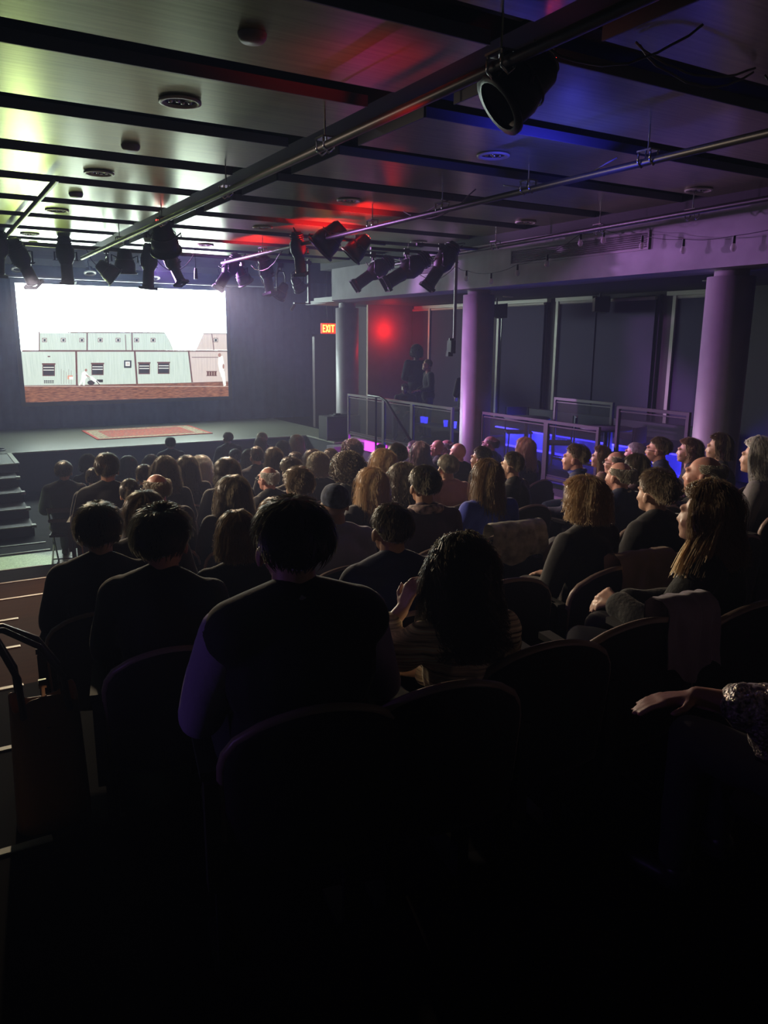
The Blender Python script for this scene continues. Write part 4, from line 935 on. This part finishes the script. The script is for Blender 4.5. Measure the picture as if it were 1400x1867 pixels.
# id: hair kind, hair colour, garment, cloth colour, skin, short description
PP = [
('F1','short','dark','jacket','charcoal','p','man in a dark jacket alone in front, head at the stage edge below the rug'),
('F2','crop','sandy','jacket','black','p','fair short-haired man in dark jacket, head against the pale stage edge beside the rug'),
('F3','short','blond','jacket','charcoal','p','fair-haired person farthest forward, right behind the head of a long-haired blonde near the stage corner'),
('F3b','long','honey','knit','charcoal','p','person with honey-blond hair directly below another fair head, near the stage edge'),
('F4','long','blond','knit','black','p','person with long straight blond hair at the inner corner of the stage'),
('F5','curly','dark','knit','black','m','person with dark curly hair left of the long-haired blonde at the stage corner'),
('F6','short','black','jacket','charcoal','p','person with neat black hair low behind the fair man in front of the stage'),
('F7','long','brown','knit','brown','p','person with long brown hair, pale lit on both sides, in the middle front rows'),
('F8','short','dark','jacket','black','p','dark-haired person half hidden right of the long brown hair with pale edges'),
('F9','long','brown','knit','charcoal','p','person with smooth brown chin-length hair lit all round, left of the stage corner'),
('F10','short','dark','jacket','black','p','dark head partly hidden below the long-haired blonde at the stage corner'),
('F11','long','white','knit','charcoal','p','person with white shoulder-length hair, behind and left of two dark long-haired heads'),
('F12','long','dark','knit','black','p','person with long dark hair covering the left side of the white-haired head'),
('F13','wavy','brown','knit','black','p','person with brown hair tumbling far down the right shoulder, left of centre'),
('F14','wavy','sandy','knit','charcoal','p','person with sandy hair in two waves, highest between the left heads'),
('F15','short','dark','jacket','charcoal','p','dark round head tucked between the sandy wavy hair and the brown tumbling hair'),
('F16','long','brown','knit','brown','p','person with straight brown hair right of the tallest dark head on the left'),
('F17','thick','dark','jacket','black','p','broad-shouldered man with thick dark hair, tallest head on the left side'),
('F18','curly','brown','knit','black','p','person with uneven curly brown hair just left of the tallest dark head on the left'),
('F19','short','dark','jacket','charcoal','p','small dark head low between the curly head and the broad-shouldered man on the left'),
('F20','short','dark','jacket','black','p','person in dark clothes at the left end by the stage steps, visible to the shoes'),
('F21','short','black','knit','charcoal','p','low dark head in front of the grey-haired man with glasses on the left'),
('F22','fringe','grey','jacket','charcoal','r','balding grey-haired man with glasses, head turned a little left, on the left side'),
('F23','bob','auburn','knit','brown','p','woman with rounded auburn hair just above the two big near heads on the left'),
('F24','bob','dark','knit','black','p','person with wide dark hair behind the long straight dark-brown head left of centre'),
('F25','long','brown','knit','charcoal','p','person with very long brown hair and sloping lit shoulders left of centre'),
('F26','fringe','white','jacket','charcoal','r','bald-topped man with white side hair looking left near the centre'),
('F27','tousled','brown','knit','brown','p','person with full brown hair right of the white-sided bald man'),
('F28','tousled','sandy','jacket','charcoal','p','man with wavy sandy hair in a hooded dark top near the centre'),
('F29','curly','grey','knit','black','p','person with curly grey hair right of centre of the crowd'),
('F30','long','auburn','knit','black','p','person with auburn hair behind the curly grey head'),
('F31','short','auburn','jacket','charcoal','p','person with short auburn hair right of the curly grey head'),
('F32','curly','auburn','knit','brown','p','person with fluffy reddish hair below the corner of the stage extension'),
('F33','curly','brown','knit','black','p','person with big curly brown hair just in front of the fluffy reddish head'),
('F34','cap','navy','shirt','lightblue','m','person in a dark patterned beanie and a pale bluish shirt near the centre'),
('F35','long','blond','knit','black','p','person with blond hair falling left of a dark parting, by the magenta-lit steps'),
('F36','short','black','jacket','black','m','dark-haired head with white ear edge, just left of the sloping handrail foot'),
('F37','short','auburn','knit','black','p','small reddish head right below the magenta light'),
('F38','long','blond','knit','charcoal','p','person with long blond hair, in front of the blonde by the magenta steps'),
('F39','wavy','brown','knit','charcoal','p','person with wavy light-brown hair right of the long blond head in mid crowd'),
('F40','crop','grey','jacket','black','r','man with cropped grey hair at the foot of the side steps'),
('F41','wavy','sandy','knit','plum','p','person with sandy curls in front of the man at the foot of the side steps'),
('F42','bald','sandy','jacket','charcoal','r','bald man in profile, leftmost of the three pale heads by the middle column'),
('F43','fringe','grey','jacket','charcoal','r','balding grey man in light collar, middle of the three pale heads by the middle column'),
('F44','bald','sandy','jacket','black','r','fully bald pink head, rightmost of the three pale heads by the middle column'),
('F45','short','grey','shirt','pink','p','man with dark grey hair and thin crown in a salmon shirt'),
('F46','short','black','knit','plum','m','person with round black hair and patterned scarf left of the salmon shirt'),
('F47','short','black','shirt','white','m','dark-haired man in profile in a pale shirt right of the salmon shirt'),
('F48','fringe','sandy','jacket','black','r','balding man with glasses in profile in front of the middle column base'),
('F49','long','blond','knit','black','p','person with long fair hair before the left part of the blue light'),
('F50','short','brown','jacket','black','p','brown-haired man in profile in black, left of the fair hair before the blue light'),
('F51','long','honey','knit','blue','p','woman with long honey-brown hair and a bright blue top'),
('F52','short','sandy','jacket','navy','r','man in profile with sunglasses on his head and a navy jacket, before the blue light'),
('F53','long','honey','knit','tan','p','woman in profile with light-brown hair right of the navy-jacket man'),
('F54','fringe','grey','jacket','charcoal','r','grey balding man in profile with glasses behind the bald crown in navy'),
('F55','crop','white','jacket','black','r','white cropped-haired man below the right end of the blue light'),
('F56','fringe','grey','jacket','navy','r','man with shiny bald crown and navy jacket with white collar'),
('F57','crop','sandy','jacket','navy','r','short-haired man in profile in a navy jacket with white collar, right of the white head'),
('F58','bob','honey','knit','black','p','woman with brown-blond bob in profile left of the nearest lilac column base'),
('F59','bob','auburn','knit','black','p','woman in profile with reddish dark hair at the base of the nearest lilac column'),
('F60','wavy','white','knit','grey','p','woman with wavy white-blond hair and grey top at the right edge'),
('F61','fringe','grey','jacket','black','r','large bald-topped man in profile behind the long-haired woman on the right'),
('F62','tousled','sandy','jacket','black','p','person with tousled greyish-brown hair left of the long-haired profile woman'),
('F63','bob','blond','knit','black','p','woman with smooth shoulder-length blond hair on the right side'),
('F64','wavy','honey','jacket','charcoal','p','woman in profile with very long honey hair over her shoulder, nearest on the right'),
('F65','bob','dark','knit','plum','p','dark-haired head half hidden behind the bald crown in navy'),
('F66','tousled','brown','jacket','black','p','person with tousled brown hair and a wide black coat, leftmost of the near heads'),
('F67','frizz','dark','jacket','black','r','big near head with frizzy hair around a shiny crown, second from the left'),
('F68','bob','honey','knit','black','p','woman with parted golden-brown hair between the two biggest near heads'),
('F69','thick','black','vest','lightblue','p','nearest man, dark hair, dark vest over a violet-lit long-sleeved shirt'),
('F70','bob','honey','knit','charcoal','p','fair-haired head mostly hidden behind the nearest man'),
('F71','crop','dark','jacket','navy','m','man with close-cropped dark hair in a dark jacket right of the nearest man'),
('F72','curlylong','dark','knit','tan','p','woman with long dark curls resting her head on her raised hand, striped sleeve'),
]
HAIRC = {k: 0 for k in HAIR}
M_SUNG = mat('glasses_black', (.01, .01, .012), .25)
USED = set()
def seat_name(label):
    ws = label.replace(',', ' ').split(); n = 10
    while n < 13:
        w = ws[:n]
        while w and w[-1].lower() in ('the', 'a', 'of', 'in', 'with', 'and', 'by', 'at', 'on', 'his', 'her', 'right', 'left', 'just', 'behind', 'below', 'before', 'to', 'over', 'between', 'front', 'inner', 'two', 'three', 'in', 'middle', 'nearest', 'dark', 'pale', 'long', 'straight'): w.pop()
        q = ' '.join(w)
        if q not in USED: break
        n += 1
    USED.add(q); return q
def dress(r, kind, col, top, skn):
    pass
def person(pid, kind, hc, top, tc, sk, label, body=None, J=SEAT, tops=None, trous=None):
    x, y, ztop, k, ratio = POS[pid]
    fl = .14*k; s = (ztop-fl)/1.283
    r = put('person', body or BODY, skin(sk)); fx = TARGET.x-x; fy = TARGET.y-y
    yaw = -math.atan2(fx, fy)+rnd_.uniform(-.08, .08)+YAW.get(pid, 0)
    w = s*max(.97, min(1.05, ratio)); r.location = (x, y, fl); r.rotation_euler = (0, 0, yaw); r.scale = (w, w, s)
    tag(r, label, 'person', None)
    if kind == 'cap':
        put('knitted_cap', HAIR['cap'][0], mat('cap_cloth', (.08, .10, .16), .9, cvar=.6, vscale=30), r)
    elif kind != 'bald':
        L = HAIR[kind]; h = put('hair', L[HAIRC[kind] % len(L)], hmat(hc), r); HAIRC[kind] += 1
        f = max(.98, min(1.10, ratio)); c = HC
        h.scale = (f, f, 1.0); h.location = (c.x*(1-f), c.y*(1-f), 0)
    if tops is not None:
        for nm, me, m in tops: put(nm, me, m, r)
    elif top == 'jacket': put('jacket', JACKET, tmat(tc), r)
    elif top == 'shirt': put('shirt', SHIRT, tmat(tc), r)
    else: put('sweater', KNIT, tmat(tc), r)
    put('trousers', trous or TROUSERS, M_TROU, r)
    for sgn in (-1, 1): o = put('shoe', SHOE, M_SHOE, r); o.location = (sgn*.12, .47, 0)
    if pid in ('F22', 'F42', 'F48', 'F54', 'F57', 'F26'): put('glasses', GLASSES, M_SUNG, r)
    if pid == 'F52':
        g = put('sunglasses', GLASSES, M_SUNG, r); g.location = (0, -.045, .06)
    if pid in ('F56', 'F57', 'F43'):
        put('collar', MB().tube([(.066*math.cos(a*.42), -.035+.062*math.sin(a*.42), 1.045+.008*math.sin(a*.42+3.14)) for a in range(15)], .011, 6, closed=True), tmat('white'), r)
    if pid == 'F52': put('collar', MB().tube([(.068*math.cos(a*.42), -.035+.064*math.sin(a*.42), 1.05+.008*math.sin(a*.42+3.14)) for a in range(15)], .020, 6, closed=True), tmat('blue'), r)
    if pid == 'F46': put('scarf', MB().tube([(.085*math.cos(a*.42), -.04+.08*math.sin(a*.42), 1.02+.015*math.sin(a*.42+3.14)) for a in range(15)], .032, 8, closed=True), mat('patterned_scarf', (.34, .24, .22), .8, cvar=.9, vscale=26), r)
    if pid == 'F28': put('hood', MB().tube([(.085*math.cos(a*.35), -.065+.06*math.sin(a*.35), 1.0+.02*math.cos(a*.9)) for a in range(18)], .032, 8, closed=True), tmat('grey'), r)
    short = seat_name(label)
    if pid == 'F20': return r
    dx_ = -.20 if pid == 'F72' else 0
    theatre_seat((x-.02*math.sin(yaw)+dx_, y, fl), -math.atan2(fx, fy), 'dark theatre seat under the %s' % short)
    return r
rnd_ = random.Random(5)
YAW = {'F22': .35, 'F26': .6, 'F42': .5, 'F43': .4, 'F48': .55, 'F50': .55, 'F47': .5, 'F64': .55, 'F61': .6, 'F53': .6, 'F54': .5, 'F55': .35, 'F56': .15, 'F57': .6, 'F58': .5, 'F59': .6, 'F60': .4, 'F62': .2, 'F63': .2, 'F52': .6, 'F67': -.3, 'F1': -.1}
HEROJ = {}
for P_ in PP:
    pid, kind, hc, top, tc, sk, lab = P_
    if pid == 'F69':
        shirt = build_top(SEAT, .016, collar=.8, disp=.012, dscale=11, vox=.010)
        mb = MB(); torso(mb, .036); vest = remesh(mb, .011, 3, .005, 9)
        man = person(pid, kind, hc, top, tc, sk, lab, tops=[('shirt', shirt, mat('violet_grey_shirt', (.34, .28, .46), .8, bump=.2, bscale=40)), ('vest', vest, tmat('black'))])
        man.scale = (man.scale[0]*1.1, man.scale[1]*1.05, man.scale[2])
    elif pid == 'F72':
        J = dict(SEAT); J['shL'] = (-.16, -.03, .95); J['elL'] = (-.42, .08, .83); J['wrL'] = (-.20, .10, 1.03)
        J['elR'] = (.22, .05, .71); J['wrR'] = (-.12, .25, .72)
        body = build_body(J, .9, .6, {'L': ((.35, -.1, .9), (.9, .2, -.3)), 'R': ((-1, .15, -.1), (0, .2, -1))})
        tops = [('striped_sweater', build_top(J, .022, True, .014, 16, .5, sleeve=.85, vox=.010), mat('striped_knit', (.75, .62, .45), .85, cvar=.9, vscale=5, stretch=(.8, .8, 20), bump=.3, bscale=20))]
        person(pid, kind, hc, top, tc, sk, lab, body=body, J=J, tops=tops)
    elif pid == 'F64':
        J = dict(SEAT); J['elL'] = (-.25, .05, .70); J['wrL'] = (-.10, .30, .74); J['wrR'] = (-.02, .30, .72)
        body = build_body(J, 1.0, 1.0, {'L': ((.5, .8, .2), (.5, -.3, -.8)), 'R': ((-.5, .8, .1), (0, -.2, -1))})
        r = person(pid, kind, hc, top, tc, sk, lab, body=body, J=J, tops=[('cardigan', build_top(J, .034, True, .018, 8, .6, vox=.011), mat('dark_cardigan', (.010, .010, .009), .9, sheen=.1, bump=.4, bscale=50))])
        st_ = MB(); rn = random.Random(4)
        for q in range(900):
            ph = rn.uniform(0, 6.28); x0 = rn.uniform(-.115, -.06); y0 = rn.uniform(-.10, -.02); L = rn.uniform(.6, 1.0); dz = rn.uniform(0, .03); pts = []
            for t in range(9):
                u = t/8; fl_ = u*L
                pts.append(Vector((x0-.135*fl_*fl_-.02*fl_+.006*math.sin(ph+u*6), y0+.05*fl_+.03*fl_*math.sin(ph), 1.15-.10*fl_-.11*fl_*fl_+dz+.005*math.sin(ph+u*8))))
            for t in range(8):
                d = (pts[t+1]-pts[t]).normalized(); x_ = d.cross(Vector((math.cos(ph), math.sin(ph), 0))).normalized()*.0022
                st_.add([pts[t]-x_, pts[t]+x_, pts[t+1]+x_, pts[t+1]-x_], [(0, 1, 2, 3)])
        put('shoulder_hair', st_, hmat('blond')[1], r)
    elif pid == 'F20':
        person(pid, kind, hc, top, tc, sk, lab)
    else: person(*P_)
# the person cut by the right edge, with a sequinned sleeve, and the one whose coat hangs beside
def edge_person():
    J = dict(SEAT); J['elL'] = (-.26, .10, .80); J['wrL'] = (-.38, .29, .81)
    body = build_body(J, .35, .5, {'L': ((-.75, .62, -.12), (0, -.2, -1))})
    x, y, fl = 1.93, .86, 1.26
    r = put('person', body, skin('r')); r.location = (x, y, fl); r.rotation_euler = (0, 0, .1); r.scale = (.97, .97, .93)
    tag(r, 'person at the lower right edge with a sequinned cuff and outstretched hand', 'person')
    put('hair', HAIR['bob'][0], hmat('dark'), r)
    put('lilac_jacket', build_top(J, .030, True, .012, 9, .6, sleeve=.45), mat('lilac_jacket', (.28, .20, .30), .85, sheen=.3), r)
    mb = MB(); a = Vector(J['elL']); b_ = Vector(J['wrL'])
    mb.cone(a.lerp(b_, .0), a.lerp(b_, .55), .070, .058); mb.cone(a.lerp(b_, .3)+Vector((0, 0, -.03)), a.lerp(b_, .3)+Vector((.01, -.01, -.10)), .055, .04)
    put('sequin_cuff', remesh(mb, .008, 2, .010, 40), mat('sequins', (.55, .45, .42), .25, .7, cvar=.95, vscale=90, bump=1.0, bscale=130), r)
    put('trousers', TROUSERS, M_TROU, r)
    for sgn in (-1, 1): o = put('shoe', SHOE, M_SHOE, r); o.location = (sgn*.12, .47, 0)
    theatre_seat((x, y, fl), .1, 'dark theatre seat under the person at the lower right edge')
edge_person()
# ------------------------------------------------------------------ empty seats and things left on seats
def rowyaw(x, y): return -math.atan2(TARGET.x-x, TARGET.y-y)
ES = [((1.66, 1.98, 8), 'dark seat with short pale rim between the curly-haired woman and the long sloping rim'), ((2.06, 1.98, 8), 'empty dark theatre seat with long sloping pale rim left of the long-haired profile woman'),
      ((2.25, 2.90, 7), 'empty dark seat whose short pale rim shows right of the curly-haired woman'), ((2.35, 3.85, 6), 'empty dark seat with pale rim left of the smooth blond hair'),
      ((3.6, 3.85, 6), 'empty dark seat with grey rim behind the bald crown in navy')]
for (x, y, k), lab in ES: theatre_seat((x, y, .14*k), rowyaw(x, y), lab)
def draped(name, loc, rz, sx, sz, m, label, cat, seed=1):
    """garment folded over a seat back"""
    mb = MB(); N, M = 22, 26; vs = []
    for j in range(M+1):
        v = j/M
        for i in range(N+1):
            u = -1+2*i/N
            if v < .45: y = .055; z = -(.45-v)/.45*sz*(.8+.2*math.sin(u*5+seed))
            elif v < .6: a = (v-.45)/.15*math.pi; y = .055*math.cos(a); z = .035*math.sin(a)
            else: y = -.06-.05*(v-.6); z = -(v-.6)/.4*sz*(1+.15*math.sin(u*4+seed))
            y += .018*noise.noise(Vector((u*4+seed, z*5, v*3)))+.012*math.sin(u*14+v*4)*(abs(v-.5))
            vs.append((u*sx*(1+.12*abs(v-.5)), y, z))
    W = N+1; k = len(vs); vs += [(x, y-.006, z-.004) if y < 0 else (x, y+.006, z-.004) for x, y, z in vs]
    fs = [(j*W+i, j*W+i+1, (j+1)*W+i+1, (j+1)*W+i) for j in range(M) for i in range(N)]
    fs += [(k+a, k+d, k+c, k+b_) for a, b_, c, d in fs]
    mb.add(vs, fs, 0, True)
    return tag(put(name, mb, m, None, loc, rz), label, cat)
def on_seat(x, y, k, **kw):
    rz = rowyaw(x, y); o = Vector((0, -.31, .835)); o.rotate(Matrix.Rotation(rz, 3, 'Z')); return (x+o.x, y+o.y, .14*k+o.z), rz
loc, rz = on_seat(2.06, 1.98, 8); draped('draped_coat', (loc[0]+.17, loc[1]+.0, loc[2]+.01), rz, .11, .22, mat('lilac_grey_coat', (.24, .19, .25), .9, sheen=.3), 'lilac-grey coat over the right end of the long sloping seat rim', 'coat', 2)
loc, rz = on_seat(2.82, 2.8, 7); draped('draped_coat', (loc[0]+.14, loc[1], loc[2]+.01), rz, .17, .22, mat('tan_coat', (.36, .25, .17), .9, sheen=.2), 'tan coat hanging over the seat back left of the long-haired profile woman', 'coat', 5)
loc, rz = on_seat(3.19, 4.05, 6); draped('light_jacket', (loc[0]+.03, loc[1], loc[2]+.01), rz, .20, .20, mat('cream_check_cloth', (.45, .43, .36), .85, cvar=.6, vscale=14), 'crumpled cream and dark striped jacket on a seat back left of the smooth blond hair', 'jacket', 9)
# tote bag hanging at the lower left
def tote():
    p = at(85, 1230, y=3.05); base = .14*7
    t = empty('tote_bag', (p.x-.02, p.y-.02, base)); t.scale = (1.15, 1.15, 1.14); tag(t, 'dark leather tote bag with two long handles at the lower left edge', 'bag')
    H = .46; mb = MB(); prof = []
    n = 28; rows = 10; vs = []
    for j in range(rows+1):
        v = j/rows
        for i in range(n):
            a = 2*math.pi*i/n; ca, sa = math.cos(a), math.sin(a)
            w = .12*(1-.12*v); d = .075*(1-.15*v)*(1+.25*v*math.sin(2*a+1))
            q = abs(ca)**.55*(1 if ca > 0 else -1); r_ = abs(sa)**.7*(1 if sa > 0 else -1)
            vs.append((w*q, d*r_, H*v+(.02*math.sin(3*a) if j == rows else 0)))
    k = len(vs); vs += [(x*.95, y*.93, max(z-.0, .012)) for x, y, z in vs]
    fs = [(j*n+i, j*n+(i+1) % n, (j+1)*n+(i+1) % n, (j+1)*n+i) for j in range(rows) for i in range(n)]
    fs += [(k+a, k+d, k+c, k+b_) for a, b_, c, d in fs]+[(rows*n+i, rows*n+(i+1) % n, k+rows*n+(i+1) % n, k+rows*n+i) for i in range(n)]+[tuple(range(n-1, -1, -1))]
    mb.add(vs, fs, 0, True)
    put('bag_body', mb, mat('brown_leather', (.34, .15, .07), .5, bump=.2, bscale=70), t)
    for s_ in (-1, 1):
        pts = [(-.07+s_*.0, s_*.06, H-.04), (-.075, s_*.055, H+.10), (-.12, s_*.03, H+.22), (-.20, s_*.01, H+.27), (-.10, s_*.02, H+.26), (.0, s_*.04, H+.19), (.06, s_*.055, H+.08), (.07, s_*.06, H-.04)]
        put('handle', MB().tube(pts, .011, 6), mat('dark_leather', (.06, .045, .05), .45), t)
    put('zip_pull', MB().box(-.006, .006, -.004, .004, H-.06, H+.05).box(-.012, .012, -.005, .005, H+.03, H+.06), M_CHROME, t)
    put('lining', MB().lathe(Matrix.Translation((0, 0, H-.10)) @ Matrix.Diagonal((1.45, .9, 1, 1)), [(0, 0), (.06, 0), (.062, .01)], 16), M_BLACK, t)
tote()
# small chrome folding chair beside the leftmost seated person
fc = empty('folding_chair', (1.43, 10.25, 0), -.3); tag(fc, 'chrome-framed folding chair under the person at the left end by the steps', 'chair')
put('seat', MB().box(-.2, .2, -.2, .2, .42, .45), M_BLACK, fc)
for s_ in (-1, 1):
    put('leg', MB().cyl((s_*.2, -.22, 0), (s_*.2, .18, .44), .011), M_STEEL, fc); put('leg', MB().cyl((s_*.19, .22, 0), (s_*.19, -.24, .80), .011), M_STEEL, fc)
put('backrest', MB().box(-.19, .19, -.25, -.235, .62, .66).box(-.19, .19, -.255, -.24, .74, .80), M_STEEL, fc)
put('stretcher', MB().cyl((-.2, -.12, .12), (.2, -.12, .12), .009), M_STEEL, fc)
# ------------------------------------------------------------------ standing people on the side platform
STAND = dict(shL=(-.175, 0, 1.42), elL=(-.25, .0, 1.14), wrL=(-.12, .22, 1.08), shR=(.175, 0, 1.42), elR=(.25, .0, 1.14), wrR=(.10, .23, 1.06),
             hpL=(-.09, 0, .90), knL=(-.10, .02, .50), anL=(-.10, 0, .10), hpR=(.09, 0, .90), knR=(.10, .03, .50), anR=(.11, .02, .10))
def standing():
    mb = MB(); J = STAND
    mb.ball((0, 0, .93), (.16, .11, .13), 18); mb.ball((0, 0, 1.10), (.14, .10, .17), 18); mb.ball((0, 0, 1.28), (.155, .11, .17), 18)
    mb.cone((-.14, 0, 1.41), (.14, 0, 1.41), .055, .055); h = MB(); head(h)
    dz = .46
    h.v = [(x, y+.045, z+dz) for x, y, z in h.v]; mb.add(h.v, h.f, 0, True)
    limb_chain(mb, J)
    for s, sd in (('L', -1), ('R', 1)): hand(mb, J['wr'+s], (.3*-sd, 1, 0), (0, -.2, -1), -sd, .8)
    for s in ('L', 'R'):
        a = Vector(J['an'+s]); mb.cone(a+Vector((0, -.03, -.06)), a+Vector((0, .13, -.07)), .032, .026)
    body = remesh(mb, .0095, 2)
    g = MB(); i = .03
    g.ball((0, 0, .95), (.165+i, .12+i, .15), 18); g.ball((0, 0, 1.10), (.145+i, .10+i, .17+i), 18); g.ball((0, 0, 1.28), (.155+i, .105+i, .15+i), 18); g.cone((-.14, 0, 1.40), (.14, 0, 1.40), .055+i*.8, .055+i*.8)
    for s in ('L', 'R'):
        g.cone(J['sh'+s], J['el'+s], .078, .066); g.cone(J['el'+s], Vector(J['el'+s]).lerp(Vector(J['wr'+s]), .85), .066, .050)
    top = remesh(g, .014, 3, .012, 9)
    t = MB(); t.ball((0, 0, .90), (.175, .12, .12), 18); limb_chain(t, J, .018, False, True); trou = remesh(t, .014, 3, .006, 12)
    return body, top, trou
SBODY, STOP, STROU = standing()
def stander(loc, rz, hk, hc, tc, sk, lab, extra=None, sz=1.0):
    r = put('person', SBODY, skin(sk)); r.location = loc; r.rotation_euler = (0, 0, rz); r.scale = (sz, sz, sz); tag(r, lab, 'person')
    h = put('hair', HAIR[hk][0], hmat(hc), r); h.location = (0, .045, .46)
    put('jacket', STOP, tmat(tc), r); put('trousers', STROU, M_TROU, r)
    for s_ in (-1, 1): o = put('shoe', SHOE, M_SHOE, r); o.location = (s_*.105, .0, 0)
    return r
p1 = at(760, 632, x=8.95); p2 = at(782, 656, x=8.75); p3 = at(835, 690, x=8.4)
stander((p1.x, p1.y, .9), -.35, 'curly', 'black', 'black', 'd', 'standing person in black with back turned, taller of the pair behind the far railing', sz=(p1.z-.9)/1.745)
w_ = stander((p2.x, p2.y, .9), 1.25, 'short', 'honey', 'black', 'r', 'standing woman in light cap and pale face cover behind the far railing', sz=(p2.z-.9)/1.745)
cp = put('cap', HAIR['cap'][0], mat('pale_cap', (.55, .36, .22), .8), w_); cp.location = (0, .045, .468)
fm = MB(); fm.ball((0, .11, 1.555), (.052, .042, .042), 14); put('face_cover', fm, mat('pale_face_cover', (.50, .38, .28), .8), w_)
wb = stander((p3.x+.2, p3.y, .9), -.2, 'short', 'sandy', 'black', 'r', 'person mostly hidden behind the middle column holding a pale bottle', sz=.86)
bt = Vector((p3.x+.17, p3.y+.285, 1.83)); b = MB(); b.lathe(Matrix.Translation((bt.x, bt.y, bt.z-.1)), [(0, 0), (.03, 0), (.032, .12), (.012, .17), (.012, .21), (0, .21)], 14)
tag(put('bottle', b, mat('pale_bottle', (.8, .7, .75), .2)), 'pale bottle held up just left of the middle column', 'bottle')
p4 = at(738, 700, x=8.35)
s4 = put('person', BODY, skin('d')); s4.location = (p4.x, p4.y, .9-.25); s4.rotation_euler = (0, 0, 2.4); s4.scale = (.95, .95, (p4.z-.65)/1.283)
s4.location = (p4.x, p4.y, .9); s4.scale = (.9, .9, max(.7, (p4.z-.9)/1.283)); tag(s4, 'dark seated figure low beside the standing pair behind the far railing', 'person')
put('hair', HAIR['short'][0], hmat('black'), s4); put('jacket', JACKET, tmat('black'), s4); put('trousers', TROUSERS, M_TROU, s4)
cafe_chair((p4.x, p4.y, .9), 2.4, 'dark chair under the seated figure beside the standing pair')
